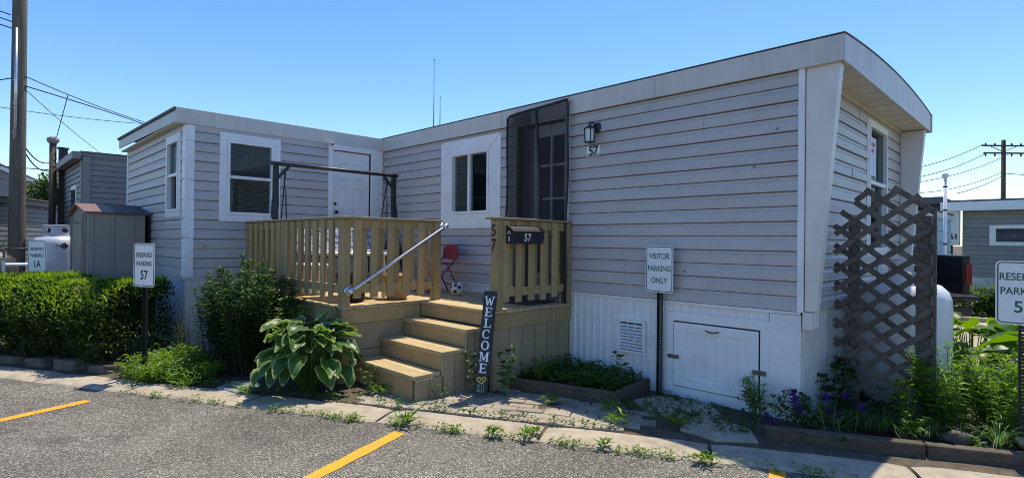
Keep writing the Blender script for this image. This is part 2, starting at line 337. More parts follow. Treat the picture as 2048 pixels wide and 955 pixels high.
def jit(a): return random.uniform(-a, a)
def text_mesh(name, body, c, right, up, height, m, parent, bold=0.0, sx=1.0, off=.002, align='CENTER', world=True):
    cu = bpy.data.curves.new(name, 'FONT'); cu.body = body; cu.size = 1; cu.align_x = align; cu.offset = bold; cu.extrude = 0
    ob = bpy.data.objects.new(name, cu); COL.objects.link(ob)
    dg = bpy.context.evaluated_depsgraph_get(); me = bpy.data.meshes.new_from_object(ob.evaluated_get(dg))
    bpy.data.objects.remove(ob); bpy.data.curves.remove(cu)
    zs = [v.co.y for v in me.vertices]; y0, y1 = min(zs), max(zs); k = height/(y1-y0)
    right = Vector(right).normalized(); up = Vector(up).normalized(); n = right.cross(up); c = Vector(c)
    o0 = root_loc(parent) if (parent is not None and world) else Vector((0, 0, 0))
    for v in me.vertices:
        x, y = v.co.x*k*sx, (v.co.y-(y0+y1)/2)*k
        v.co = c+right*x+up*y+n*off-o0
    me.materials.clear(); me.materials.append(m); me.name = name
    o = bpy.data.objects.new(name, me); COL.objects.link(o); o.parent = parent
    return o
def noise1(x, s=0): return math.sin(x*1.7+s)*.5+math.sin(x*3.9+s*2.3)*.3+math.sin(x*8.3+s*.7)*.2
# siding: courses of dutch-lap boards, real profile, clipped round openings (u0,u1,z0,z1)
def clip_prof(prof, a, b):
    out = []
    for (z0, o0), (z1, o1) in zip(prof[:-1], prof[1:]):
        if z1 < a or z0 > b: continue
        if z1-z0 < 1e-6:
            for q in ((z0, o0), (z1, o1)):
                if a-1e-6 <= q[0] <= b+1e-6 and (not out or out[-1] != q): out.append(q)
            continue
        for zz in (max(z0, a), min(z1, b)):
            t = (zz-z0)/(z1-z0); q = (zz, o0+(o1-o0)*t)
            if not out or abs(out[-1][0]-q[0])+abs(out[-1][1]-q[1]) > 1e-6: out.append(q)
    return out
def siding(mb, org, ud, nd, L, z0, z1, pitch, openings=(), style='dutch', wav=.0007, mi=0):
    org = Vector(org); ud = Vector(ud); nd = Vector(nd); k = int(math.ceil((z1-z0)/pitch-1e-4))
    for i in range(k):
        a = z0+i*pitch; p = pitch; lo = .020 if i % 2 == 0 else .0155; sl_ = .009 if i % 2 else .0055
        if style == 'dutch': prof = [(a, -.028), (a, lo), (a+.006, lo+.0005), (a+.011, lo-.0025), (a+.60*p, .0150), (a+.68*p, .0105), (a+.77*p, .0035), (a+p-sl_-.0015, .0035), (a+p-sl_, -.028), (a+p, -.028)]
        else: prof = [(a, -.02), (a, .016), (a+p-.014, .004), (a+p-.012, -.02), (a+p, -.02)]
        brk = {0, L}
        for q in openings:
            if q[2] < a+p and q[3] > a: brk.add(min(max(q[0], 0), L)); brk.add(min(max(q[1], 0), L))
        seam = {round((i*1.37+.9) % 3.3+3.3*q, 3) for q in range(3)}; seam = {q for q in seam if .3 < q < L-.3}; brk |= seam
        brk = sorted(brk)
        for u0, u1 in zip(brk[:-1], brk[1:]):
            if u1-u0 < 1e-4: continue
            um = (u0+u1)/2; free = [(a, min(a+p, z1))]
            for q in openings:
                if q[0] <= um <= q[1]:
                    nf = []
                    for f0, f1 in free:
                        if q[3] <= f0 or q[2] >= f1: nf.append((f0, f1)); continue
                        if q[2] > f0: nf.append((f0, q[2]))
                        if q[3] < f1: nf.append((q[3], f1))
                    free = nf
            for f0, f1 in free:
                if f1-f0 < 1e-3: continue
                pr = clip_prof(prof, f0, f1)
                if len(pr) < 2: continue
                ns = max(1, int((u1-u0)/.45)); vs = []
                for j in range(ns+1):
                    u = u0+(u1-u0)*j/ns; w = wav*noise1(u*1.3, i*5.1)+(.0028 if sum(1 for q in seam if q < um) % 2 else 0); wz = wav*.3*noise1(u*.8, i*2.7)
                    for z, o in pr: vs.append(org+ud*u+nd*(o+(w if o > .001 else 0))+Vector((0, 0, z+wz)))
                m_ = len(pr)
                fs = [(j*m_+q, (j+1)*m_+q, (j+1)*m_+q+1, j*m_+q+1) for j in range(ns) for q in range(m_-1)]
                if (ud.cross(nd)).z > 0: fs = [tuple(reversed(f)) for f in fs]
                mb.add(vs, fs, mi)
    return mb
def ribbed(mb, org, ud, nd, L, z0, z1, pitch=.095, mi=0, openings=(), rib=.016, depth=.014):
    """vertical ribbed skirting panel"""
    org = Vector(org); ud = Vector(ud); nd = Vector(nd); us = [(0, 0)]; u = pitch*.5
    while u < L-rib: us += [(u-rib/2, 0), (u-rib/4, depth), (u+rib/4, depth), (u+rib/2, 0)]; u += pitch
    us.append((L, 0))
    vs = []
    for u, d in us: vs += [org+ud*u+nd*d+Vector((0, 0, z0)), org+ud*u+nd*d+Vector((0, 0, z1))]
    fs = [(2*i, 2*i+2, 2*i+3, 2*i+1) for i in range(len(us)-1)]
    if (ud.cross(nd)).z > 0: fs = [tuple(reversed(f)) for f in fs]
    return mb.add(vs, fs, mi)
class Fr:
    """a wall frame: point(u, n, z) -> world; u along the wall, n outwards"""
    def __init__(s, org, ud, nd): s.o = Vector(org); s.u = Vector(ud); s.n = Vector(nd)
    def __call__(s, u, n, z): return s.o+s.u*u+s.n*n+Vector((0, 0, z))
    def box(s, mb, u0, u1, n0, n1, z0, z1, mi=0):
        c = s((u0+u1)/2, (n0+n1)/2, (z0+z1)/2)
        return mb.obox(c, s.u, s.n, (0, 0, 1), abs(u1-u0)/2, abs(n1-n0)/2, abs(z1-z0)/2, mi)
def window_unit(fr, u0, u1, z0, z1, trim, parent, mid='h', blinds='both', trim_n=.03, zm=None, label=None, trim_top=None, trim_bot=None, mitre=False):
    """u0..u1,z0..z1 is the vinyl unit; trim is the width of the flat board round it"""
    tt = trim if trim_top is None else trim_top; tb = trim if trim_bot is None else trim_bot
    f = MB()
    if mitre:
        A = [(u0-trim, z0-tb), (u1+trim, z0-tb), (u1+trim, z1+tt), (u0-trim, z1+tt)]; B = [(u0, z0), (u1, z0), (u1, z1), (u0, z1)]
        for i in range(4):
            j = (i+1) % 4; g = .0025
            quad = [A[i], A[j], B[j], B[i]]; cu = sum(q[0] for q in quad)/4; cz = sum(q[1] for q in quad)/4
            quad = [(q[0]+(cu-q[0])*g/.3, q[1]+(cz-q[1])*g/.3) for q in quad]
            f.prism([fr(q[0], .004, q[1]) for q in quad], fr.n, trim_n-.004)
    elif trim > 0:
        fr.box(f, u0-trim, u1+trim, .004, trim_n, z1, z1+tt); fr.box(f, u0-trim, u1+trim, .004, trim_n-.002, z0-tb, z0)
        fr.box(f, u0-trim, u0, .004, trim_n-.004, z0, z1); fr.box(f, u1, u1+trim, .004, trim_n-.004, z0, z1)
    w = f.build('window', M['white'], parent, bevel=.004)
    if label: w['label'] = label
    f = MB(); fw = .035
    for (a, b, c, d) in ((u0, u1, z1-fw, z1), (u0, u1, z0, z0+fw), (u0, u0+fw, z0+fw, z1-fw), (u1-fw, u1, z0+fw, z1-fw)): fr.box(f, a, b, -.06, trim_n+.008, c, d)
    if mid == 'h':
        zc = zm or (z0+z1)/2; fr.box(f, u0+fw, u1-fw, -.035, trim_n-.004, zc-.02, zc+.02)
    else:
        uc = zm or (u0+u1)/2; fr.box(f, uc-.022, uc+.022, -.035, trim_n-.004, z0+fw, z1-fw)
    f.build('frame', M['white'], w, bevel=.003)
    g = MB()
    if mid == 'h':
        fr.box(g, u0+fw, u1-fw, -.012, -.008, zc+.02, z1-fw); fr.box(g, u0+fw, u1-fw, -.026, -.022, z0+fw, zc-.02)
    else:
        fr.box(g, u0+fw, uc-.022, -.026, -.022, z0+fw, z1-fw); fr.box(g, uc+.022, u1-fw, -.012, -.008, z0+fw, z1-fw)
    g.build('pane', M['glass'], w)
    b = MB(); fr.box(b, u0-.02, u1+.02, -.26, -.24, z0-.02, z1+.02)
    fr.box(b, u0-.02, u0-.002, -.24, -.07, z0-.02, z1+.02); fr.box(b, u1+.002, u1+.02, -.24, -.07, z0-.02, z1+.02); fr.box(b, u0, u1, -.24, -.07, z1+.002, z1+.02); fr.box(b, u0, u1, -.24, -.07, z0-.02, z0-.002)
    b.build('window_recess', M['dark'], w)
    if blinds:
        s = MB(); ua, ub = u0+fw+.004, u1-fw-.004
        if mid != 'h' and blinds == 'left': ub = uc-.02
        z = z0+fw+.01; n0 = -.045
        while z < z1-fw:
            c = fr((ua+ub)/2, n0, z); s.obox(c, fr.u, fr.n*.8+Vector((0, 0, .6)), Vector((0, 0, .8))-fr.n*.6, (ub-ua)/2, .011, .0008); z += .0235
        s.build('blind', M['blind'], w)
    return w
# ------------------------------------------------------------------ ground
KD = Vector((.88, .475, 0)).normalized(); KN = Vector((-KD.y, KD.x, 0)); KP = Vector((-3.764, 2.494, 0))
def K(t, s, z=0): return KP+KD*t+KN*s+Vector((0, 0, z))
def sval(x, y): return (Vector((x, y, 0))-KP).dot(KN)
def sstep(a, b, x):
    t = min(max((x-a)/(b-a), 0), 1); return t*t*(3-2*t)
def gz(x, y):
    s = sval(x, y); z = -.03+.042*min(max((s-.12)/.24, 0), 1)
    z += -.27*sstep(7.5, 11, y)*sstep(-3.5, -1.8, x) if s > 0 else 0
    return z
def grid_coords(a, b, st, far):
    c = list(np.arange(a, b+1e-6, st)); d = st; x = c[0]; lo = []
    while x > -far: d *= 1.5; x -= d; lo.append(x)
    d = st; x = c[-1]; hi = []
    while x < far: d *= 1.5; x += d; hi.append(x)
    return lo[::-1]+c+hi
xs = grid_coords(-14, 6, .25, 2500); ys = grid_coords(-4, 20, .25, 2500)
g = MB(); g.add([(x, y, gz(x, y)+(.012*noise1(x*2, y*1.7) if sval(x, y) > .4 else 0)) for x in xs for y in ys],
      [(i*len(ys)+j, (i+1)*len(ys)+j, (i+1)*len(ys)+j+1, i*len(ys)+j+1) for i in range(len(xs)-1) for j in range(len(ys)-1)], 0, True)
tag(g.build('ground', M['soil']), kind='structure')
g = MB(); nt = 90
vs = []; fs = []
for i in range(nt+1):
    t = -30+60*i/nt; vs += [K(t, .05), K(t, -1), K(t, -3), K(t, -40)]
for i in range(nt):
    for j in range(3): a = i*4+j; fs.append((a, a+1, a+5, a+4))
g.add(vs, fs); tag(g.build('parking_lot', M['asphalt']), kind='structure')
# painted bay lines
def strip(a, b, w, z, m, name, n=24, wob=.006):
    a = Vector(a); b = Vector(b); d = (b-a).normalized(); sd = Vector((-d.y, d.x, 0)); mb = MB(); vs = []
    for i in range(n+1):
        p = a.lerp(b, i/n); e = jit(wob), jit(wob)
        vs += [p+sd*(w/2+e[0])+Vector((0, 0, z)), p-sd*(w/2+e[1])+Vector((0, 0, z))]
    mb.add(vs, [(2*i, 2*i+1, 2*i+3, 2*i+2) for i in range(n)]); return mb.build(name, m)
for a, b in (((-5.2, -2.3, 0), (-6.235, .82, 0)), ((-2.6, -.35, 0), (-3.62, 2.40, 0)), ((-.35, 1.0, 0), (-1.335, 3.79, 0))):
    tag(strip(a, b, .105, .004, M['yellow'], 'painted_line'), kind='structure')
# concrete kerb: long slabs with rounded worn edges and open joints
kb = MB(); tj = [-11.0, -8.7, -6.3, -4.15, -2.95, -1.6, -.22, 1.13, 2.35, 3.6, 5.2, 7, 9.5]
for i in range(len(tj)-1):
    a, b = tj[i]+.014, tj[i+1]-.014; n = max(4, int((b-a)/.09)); prof = [(-.01, -.03), (-.006, .002), (.012, .012), (.04, .018), (.2, .022), (.31, .022), (.335, .016), (.35, -.0), (.352, -.03)]
    vs = []; k = len(prof)
    for j in range(n+1):
        t = a+(b-a)*j/n; e = min(j, n-j); sh = .02 if e == 0 else (.006 if e == 1 else 0)
        for s, z in prof:
            w = .009*noise1(t*3, 1)+.004*noise1(t*11, 4)
            s2 = s+(w if s < .1 else w*.4); z2 = z-(sh*.6 if z > .01 else 0)+(.003*noise1(t*5+s*20, 2) if z > .01 else 0)
            s2 = .17+(s2-.17)*(1-sh*2); vs.append(K(t, s2, z2))
    fs = [(j*k+q, (j+1)*k+q, (j+1)*k+q+1, j*k+q+1) for j in range(n) for q in range(k-1)]+[tuple(range(k)), tuple(n*k+q for q in range(k-1, -1, -1))]
    kb.add(vs, fs)
tag(kb.build('kerb', M['concrete']), kind='structure')
# brick path between kerb and steps: individual pavers in one sheet
bp = MB(); bw, bh = .235, .118
for r in range(0, 13):
    for c in range(-6, 18):
        t0 = -.62+c*bw+(bw/2 if r % 2 else 0); s0 = .36+r*bh
        t1, s1 = t0+bw, s0+bh; p = K((t0+t1)/2, (s0+s1)/2)
        if p.x > -2.35-.25*r*.1 or t0 < -.75: continue
        if p.y > 3.62 and p.x < -3.9: continue
        if p.y > 4.15+.25*(p.x+2.9): 
            if p.x > -4.0: continue
        gpx = .005; z = .02+jit(.004); tl = jit(.003)
        q = [K(t0+gpx+jit(.003), s0+gpx, z+tl), K(t1-gpx, s0+gpx+jit(.003), z+tl), K(t1-gpx, s1-gpx, z-tl), K(t0+gpx, s1-gpx+jit(.003), z-tl)]
        bot = [v-Vector((0, 0, .05)) for v in q]; ctr = sum(q, Vector())/4; top = [ctr+(v-ctr)*.94+Vector((0, 0, .004)) for v in q]
        bp.add(bot+q+top, [(8, 9, 10, 11)]+[(i, (i+1) % 4, 4+(i+1) % 4, 4+i) for i in range(4)]+[(4+i, 4+(i+1) % 4, 8+(i+1) % 4, 8+i) for i in range(4)])
tag(bp.build('brick_path', M['brick']), kind='structure')
# irregular stepping slabs
def slab(c, r, n, z, m, label, group=None, sx=1.0, ang=0):
    mb = MB(); pts = []
    for i in range(n):
        a = 2*math.pi*(i+.25)/n+jit(.12)+ang; rr = r*(1+jit(.14)); pts.append(Vector((c[0]+math.cos(a)*rr*sx, c[1]+math.sin(a)*rr, z)))
    mb.prism(pts, (0, 0, -1), .06); o = mb.build('stepping_stone', m, bevel=.01)
    return tag(o, label, 'paving stone', group)
slab((-5.72, 1.98), .21, 5, .036, M['slab'], 'blue grey flagstone lying beside the kerb left of the variegated hosta', ang=.3, sx=1.15)
slab((-2.45, 4.5), .33, 6, .03, M['concrete'], 'broken concrete slab in the shade below the white access hatch', sx=1.3)
slab((-1.93, 4.22), .25, 6, .031, M['concrete'], 'rough concrete slab between the hatch and the purple flowers', sx=1.2, ang=.5)
# ------------------------------------------------------------------ the trailer home
home = thing('mobile_home', 'long grey vinyl sided mobile home with curved roof end and netted front door', 'mobile home', (-6.5, 6.8, 0))
FM = Fr((0, 4.9, 0), (1, 0, 0), (0, -1, 0)); FE = Fr((-1.54, 0, 0), (0, 1, 0), (1, 0, 0))
YB = 8.66; ZS = .925; ZE = 2.925; ZR = 3.127
mw = (-6.14, -5.35, 1.85, 2.69); dr = (-4.84, -4.06, .80, 2.90); ew = (6.93, 7.75, 1.42, 2.80)
sd = MB(); siding(sd, (-7.91, 4.9, 0), (1, 0, 0), (0, -1, 0), 6.335, ZS, ZE+.04, .125, [(mw[0]+7.91, mw[1]+7.91, mw[2], mw[3]), (dr[0]+7.91, dr[1]+7.91, dr[2], dr[3])])
sd.build('front_wall', M['siding'], home)
sd = MB(); siding(sd, (-1.54, 4.9, 0), (0, 1, 0), (1, 0, 0), YB-4.9, ZS-.02, ZE+.05, .125, [(ew[0]-4.9, ew[1]-4.9, ew[2], ew[3])])
sd.build('end_wall', M['siding'], home)
b = MB(); b.box(-13.5, -1.56, YB-.05, YB, .1, 3.0); b.box(-13.5, -13.45, 4.9, YB-.05, .1, 3.0); b.build('rear_wall', M['siding'], home)
b = MB(); FM.box(b, -13.4, -7.95, -.05, 0, .1, 3.0); b.build('hidden_front_wall', M['siding'], home)
# skirting
vn = (-3.33, -2.995, .345, .69); ht = (-2.79, -1.775, .05, .82)
sk = MB(); ribbed(sk, (-4.05, 4.905, 0), (1, 0, 0), (0, -1, 0), 2.28, .0, ZS-.012, .088)
FM.box(sk, -4.05, -1.55, .0, .022, ZS-.026, ZS-.004)
sk.build('front_skirting', M['skirt'], home)
sk = MB(); FM.box(sk, -1.772, -1.545, .0, .012, -.02, ZS-.03); FM.box(sk, -1.79, -1.768, .0, .02, -.02, ZS-.03); sk.build('corner_board', M['skirt'], home, bevel=.003)
sk = MB(); ribbed(sk, (-7.95, 4.905, 0), (1, 0, 0), (0, -1, 0), 3.9, .5, ZS-.012, .088); FM.box(sk, -7.9, -4.05, .0, .022, ZS-.026, ZS-.004); sk.build('deck_skirting', M['skirt'], home)
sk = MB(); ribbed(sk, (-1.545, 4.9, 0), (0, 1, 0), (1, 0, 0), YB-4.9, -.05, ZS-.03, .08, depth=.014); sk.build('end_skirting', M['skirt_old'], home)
# corner trims, fascia, soffit, roof
t = MB(); t.box(-1.575, -1.527, 4.875, 4.91, ZS-.005, ZE+.012); t.build('corner_trim', M['white'], home, bevel=.004)
f = MB(); 
for a, bx in ((-7.905, -5.1), (-5.097, -2.9), (-2.897, -1.238)): f.box(a, bx, 4.853, 4.872, ZE-.005, ZR)
f.box(-7.9, -1.25, 4.872, 4.9, ZE, ZE+.02)
f.build('front_fascia', M['fascia'], home, bevel=.003)
def arch(y):
    tt = (y-4.86)/(8.72-4.86); return ZR+.092*max(0, math.sin(math.pi*tt))**.8
f = MB(); n = 36; vs = []
for i in range(n+1):
    y = 4.862+(8.72-4.862)*i/n
    for x in (-1.262, -1.238): vs += [(x, y, ZE), (x, y, arch(y))]
fs = []
for i in range(n):
    a = i*4; c = a+4; fs += [(a, c, c+1, a+1), (a+2, a+3, c+3, c+2), (a+1, c+1, c+3, a+3), (a, a+2, c+2, c)]
fs += [(0, 1, 3, 2), (n*4, n*4+2, n*4+3, n*4+1)]
f.add(vs, fs); f.box(-1.30, -1.225, 8.715, 8.735, ZE-.01, ZR+.02); f.build('end_fascia', M['fascia'], home)
r = MB(); vs = []
for i in range(n+1):
    y = 4.85+(8.73-4.85)*i/n; vs += [(-13.6, y, arch(y)+.006), (-1.243, y, arch(y)+.006), (-13.6, y, arch(y)+.014), (-1.231, y, arch(y)+.014)]
fs = []
for i in range(n): a = i*4; c = a+4; fs += [(a, a+1, c+1, c), (a+2, c+2, c+3, a+3), (a+1, a+3, c+3, c+1)]
fs += [(0, 2, 3, 1)]
r.add(vs, fs, 0, True); r.build('roof', M['roof'], home)
s_ = MB(); s_.box(-1.56, -1.262, 4.9, 8.7, ZE+.012, ZE+.03)
for k in range(1, 12): s_.box(-1.56, -1.262, 4.9+k*.315, 4.906+k*.315, ZE+.008, ZE+.012)
s_.build('soffit', M['soffit'], home)
c = MB(); c.beam((-1.53, 4.95, ZE-.006), (-1.53, 8.6, ZE-.006), .03, .036); c.build('soffit_trim', M['soffit'], home)
for y0, y1 in ((4.895, 5.0), (8.52, 8.62)):
    w = MB(); A = [(-1.522, y0, .93), (-1.435, y0, .93), (-1.275, y0, ZE-.04), (-1.275, y0, ZE+.005), (-1.522, y0, ZE+.005)]
    w.prism(A, (0, 1, 0), y1-y0); w.build('wing_panel', M['fin'], home, bevel=.006)
w = MB(); w.box(-1.538, -1.455, 4.893, 4.99, .78, .925); w.build('panel_foot', M['fin'], home, bevel=.006)
w = MB(); w.box(-1.452, -1.437, 4.893, 4.985, .80, .928); w.build('panel_end_strip', M['fin'], home)
# windows of the trailer
window_unit(FM, *mw, .225, home, mid='v', blinds='left', trim_n=.03, zm=-5.76, trim_top=.187, trim_bot=.2, mitre=True, label='sliding window in a wide white mitred surround')
we = window_unit(FE, *ew, .05, home, mid='h', blinds=None, trim_n=.026, zm=2.17)
p = MB(); FE.box(p, 6.98, 7.36, -.006, -.004, 2.25, 2.68); p.build('paper_notice', M['paper'], we)
p = MB()
for z, a, bb in ((2.6, 7.03, 7.3), (2.53, 7.06, 7.25)): FE.box(p, a, bb, -.003, -.002, z-.02, z+.02)
p.build('notice_print', M['paperred'], we)
# vent and access hatch
v = MB(); u0, u1, z0, z1 = vn
for a in ((u0, u0+.03, z0, z1), (u1-.03, u1, z0, z1), (u0+.03, u1-.03, z1-.03, z1), (u0+.03, u1-.03, z0, z0+.03)): FM.box(v, a[0], a[1], .0, .03, a[2], a[3])
ve = v.build('skirting_vent', M['skirt'], home, bevel=.002)
v = MB(); FM.box(v, u0+.03, u1-.03, .004, .006, z0+.03, z1-.03); v.build('vent_recess', M['dark'], ve)
v = MB()
for k in range(8):
    z = z0+.05+k*.0335; c = FM((u0+u1)/2, .017, z); v.obox(c, (1, 0, 0), Vector((0, -.75, -.65)), Vector((0, -.65, .75)), (u1-u0)/2-.03, .017, .0015)
v.build('louvre', M['skirt'], ve)
h = MB(); u0, u1, z0, z1 = ht
FM.box(h, u0, u1, .004, .018, .735, z1); FM.box(h, u0, -2.69, .004, .016, z0, .735); FM.box(h, -1.868, u1, .004, .016, z0, .735); FM.box(h, -2.69, -1.868, .004, .014, -.02, z0+.06)
hf = h.build('hatch_frame', M['skirt'], home, bevel=.002)
h = MB(); a0, a1, b0, b1 = -2.682, -1.881, .118, .722; bw_ = .085
for (x0, x1, y0, y1) in ((a0, a1, b1-bw_, b1), (a0, a1, b0, b0+bw_), (a0, a0+bw_, b0+bw_, b1-bw_), (a1-bw_, a1, b0+bw_, b1-bw_)): FM.box(h, x0, x1, .0115, .024, y0, y1)
hg_ = MB(); FM.box(hg_, a0-.007, a1+.0125, .0085, .0105, b0-.006, b1+.0125); hg_.build('hatch_gap', M['dark'], home)
hd = h.build('hatch_door', M['skirt'], home, bevel=.002)
h = MB(); ribbed(h, (a0+bw_, 4.886, 0), (1, 0, 0), (0, -1, 0), a1-a0-2*bw_, b0+bw_, b1-bw_, .1, rib=.014, depth=.007); h.build('hatch_panel', M['skirt'], hd)
h = MB(); h.tube([FM(-2.36+.13*i/8, .024+.022*math.sin(math.pi*i/8), .675-.012*math.sin(math.pi*i/8)) for i in range(9)], .0065); h.build('handle', M['rustmetal'], hd)
for ux, uz in ((-2.68, .39), (-1.872, .37)):
    h = MB(); FM.box(h, ux-.055, ux+.055, .022, .028, uz-.02, uz+.02); h.tube([FM(ux-.06, .034, uz), FM(ux+.06, .034, uz)], .008); h.build('latch', M['rustmetal'], hd)
# front door (in its recess)
d = MB(); FM.box(d, dr[0], dr[1], -.30, -.28, .8, 2.9); FM.box(d, dr[0]-.01, dr[0], -.28, 0, .8, 2.9); FM.box(d, dr[1], dr[1]+.01, -.28, 0, .8, 2.9); FM.box(d, dr[0], dr[1], -.28, 0, 2.9, 2.91)
d.build('door_recess', M['dark'], home)
d = MB()
for a in ((dr[0]-.05, dr[0], .8, 2.95), (dr[1], dr[1]+.05, .8, 2.95)): FM.box(d, a[0], a[1], -.05, .03, a[2], a[3])
FM.box(d, dr[0], dr[1], -.05, .028, 2.9, 2.95); d.build('door_frame', M['white'], home, bevel=.003)
d = MB(); xa, xb = -4.62, -4.07; cols = [xa+.06, (xa+xb)/2-.012, (xa+xb)/2+.012, xb-.05]
FM.box(d, xa, cols[0], -.10, -.06, .82, 2.88); FM.box(d, cols[3], xb, -.10, -.06, .82, 2.88); FM.box(d, cols[1], cols[2], -.10, -.062, 1.1, 2.8)
zz = [.82, 1.1, 1.55, 1.575, 1.98, 2.005, 2.38, 2.405, 2.74, 2.88]
for a, bb in ((.82, 1.1), (1.55, 1.575), (1.98, 2.005), (2.38, 2.405), (2.74, 2.88)): FM.box(d, cols[0], cols[1], -.10, -.064, a, bb); FM.box(d, cols[2], cols[3], -.10, -.064, a, bb)
dd = d.build('door', M['white'], home)
d = MB(); FM.box(d, cols[0], cols[3], -.085, -.081, 1.1, 2.74); d.build('door_pane', M['glass'], dd)
d = MB(); ribbed(d, (dr[0], 5.0, 0), (1, 0, 0), (0, -1, 0), .2, .82, 2.88, .04, rib=.03, depth=.015); d.build('door_curtain', M['blind_pale'], dd)
d = MB(); ribbed(d, (cols[0], 5.06, 0), (1, 0, 0), (0, -1, 0), .42, 1.05, 2.2, .07, rib=.05, depth=.02); d.build('pane_curtain', M['curtain'], dd)
# house number by the door
text_mesh('house_number', '57', FM(-3.665, .02, 2.478), (1, 0, 0), (0, 0, 1), .105, M['ink'], home, bold=.02, sx=.9)
p = MB(); FM.box(p, -3.76, -3.672, .0155, .0172, 2.42, 2.535); FM.box(p, -3.66, -3.575, .0155, .0172, 2.42, 2.535); p.build('number_plate', M['signwhite'], home)
# ------------------------------------------------------------------ lantern
lan = thing('wall_lantern', 'black coach lantern with frosted panes on the siding right of the netted door', 'lamp', FM(-3.62, .01, 2.66))
l = MB(); l.lathe((0, 0, 0), [(.0, -.012), (.055, -.012), (.06, -.004), (.05, .012), (.02, .02), (0, .02)], 20)
vv = [(x, z, y) for x, y, z in l.v]; l.v = [(p[0]+lan.location.x, lan.location.y-(p[1])-.01, lan.location.z+.06+p[2]) for p in vv]
l.build('back_plate', M['bronze'], lan)
lc = Vector(FM(-3.64, .12, 2.64))
l = MB(); l.tube([FM(-3.62, .02, 2.72), FM(-3.625, .07, 2.765), FM(-3.635, .105, 2.765), FM(-3.64, .12, 2.735)], .009); l.build('arm', M['bronze'], lan)
l = MB(); l.lathe(lc, [(.0, .115), (.012, .11), (.014, .098), (.028, .09), (.045, .078), (.062, .062), (.066, .056), (.0, .056)], 8, smooth=False)
l.tube([lc+Vector((.014*math.cos(a), 0, .127+.014*math.sin(a))) for a in [i*math.pi/5 for i in range(11)]], .003, cap=False)
l.build('cap', M['bronze'], lan)
l = MB()
for i in range(8):
    a = (i+.5)*math.pi/4+math.pi/8; rr = .057
    if i % 2 == 0: l.tube([lc+Vector((rr*math.cos(a), rr*math.sin(a), .058)), lc+Vector((.05*math.cos(a), .05*math.sin(a), -.085))], .0055)
l.lathe(lc, [(0, -.105), (.008, -.1), (.01, -.092), (.056, -.09), (.058, -.08), (0, -.08)], 8, smooth=False)
l.build('cage', M['bronze'], lan)
l = MB(); l.lathe(lc, [(.044, -.08), (.05, .056)], 8, smooth=False); l.build('lamp_glass', M['lampglass'], lan)
# ------------------------------------------------------------------ net curtain hung over the doorway
net = thing('door_net', 'black insect net curtain hung from the fascia over the front door', 'net curtain', FM(-4.45, .09, .8))
nn = MB(); U0, U1 = -4.895, -3.955; NU = 34; NZ = 22; vs = []
def net_out(f, g): 
    return .105+.016*math.sin(f*22+g*1.2)+.02*math.sin(f*6+1+g*2)*(1-g)+.018*math.sin(f*47)*(.35 if f > .35 else 1)
def net_top(f): return 3.045+.03*f-.012*math.sin(f*math.pi)-(.03*(1-f)**6)
for i in range(NU+1):
    f = i/NU
    for j in range(NZ+1):
        gq = j/NZ; z = .80+(net_top(f)-.80)*gq; u = U0+(U1-U0)*f+.015*math.sin(gq*5+f*9)*(1-gq)
        vs.append(FM(u, net_out(f, gq)+(.0 if gq < .97 else 0), z))
fs = [(i*(NZ+1)+j, (i+1)*(NZ+1)+j, (i+1)*(NZ+1)+j+1, i*(NZ+1)+j+1) for i in range(NU) for j in range(NZ)]
mi = [1 if (i < 13) else 0 for i in range(NU) for j in range(NZ)]
nn.v = [tuple(v) for v in vs]; nn.f = fs; nn.m = mi; nn.sm = [True]*len(fs); nn.build('net', [M['net'], M['net_fold']], net)
e = MB()
e.tube([FM(U0+(U1-U0)*i/16, .105, net_top(i/16)+.005) for i in range(17)], .017, 6)
for ff, rr in ((0, .014), (1.0, .016)):
    e.tube([FM(U0+(U1-U0)*ff+.008*math.sin(j*.9), net_out(ff, j/14)+.012, .8+(net_top(ff)-.8)*j/14) for j in range(15)], rr, 6)
e.tube([FM(U0+.46+.17*(1-j/14)**1.2, net_out(.5, j/14)+.016, .8+(net_top(.5)-.02-.8)*j/14) for j in range(15)], .017, 6)
e.build('net_border', M['black'], net)
# ------------------------------------------------------------------ the side room at right angles
ext = thing('side_room', 'flat roofed grey sided extension at right angles to the mobile home with a white panel door', 'extension', (-9.6, 3.4, 0))
FA = Fr((-7.925, 0, 0), (0, 1, 0), (1, 0, 0)); FL = Fr((0, 2.01, 0), (1, 0, 0), (0, -1, 0))
aw = (2.49, 3.10, 1.80, 2.79); ad = (3.995, 4.645, .80, 2.85); lw = (-8.76, -8.2, 1.83, 2.78)
ZA = .975
sd = MB(); siding(sd, (-7.925, 2.01, 0), (0, 1, 0), (1, 0, 0), 2.88, ZA, ZE+.04, .125, [(aw[0]-2.01, aw[1]-2.01, aw[2], aw[3]), (ad[0]-2.01, ad[1]-2.01, ad[2], ad[3])]); sd.build('door_wall', M['siding'], ext)
sd = MB(); siding(sd, (-11.39, 2.01, 0), (1, 0, 0), (0, -1, 0), 3.47, ZA, ZE+.05, .125, [(lw[0]+11.39, lw[1]+11.39, lw[2], lw[3])]); sd.build('narrow_wall', M['siding'], ext)
b = MB(); b.box(-11.39, -11.34, 2.03, 4.85, 0, 3.0); b.build('back_wall', M['siding'], ext)
t = MB(); t.box(-8.03, -7.905, 1.99, 2.01, ZA-.005, ZE); t.box(-7.925, -7.905, 2.01, 2.1, ZA-.005, ZE); t.build('corner_trim', M['white'], ext, bevel=.003)
t = MB(); t.box(-11.41, -11.35, 1.988, 2.03, 0, ZE); t.build('end_trim', M['white'], ext)
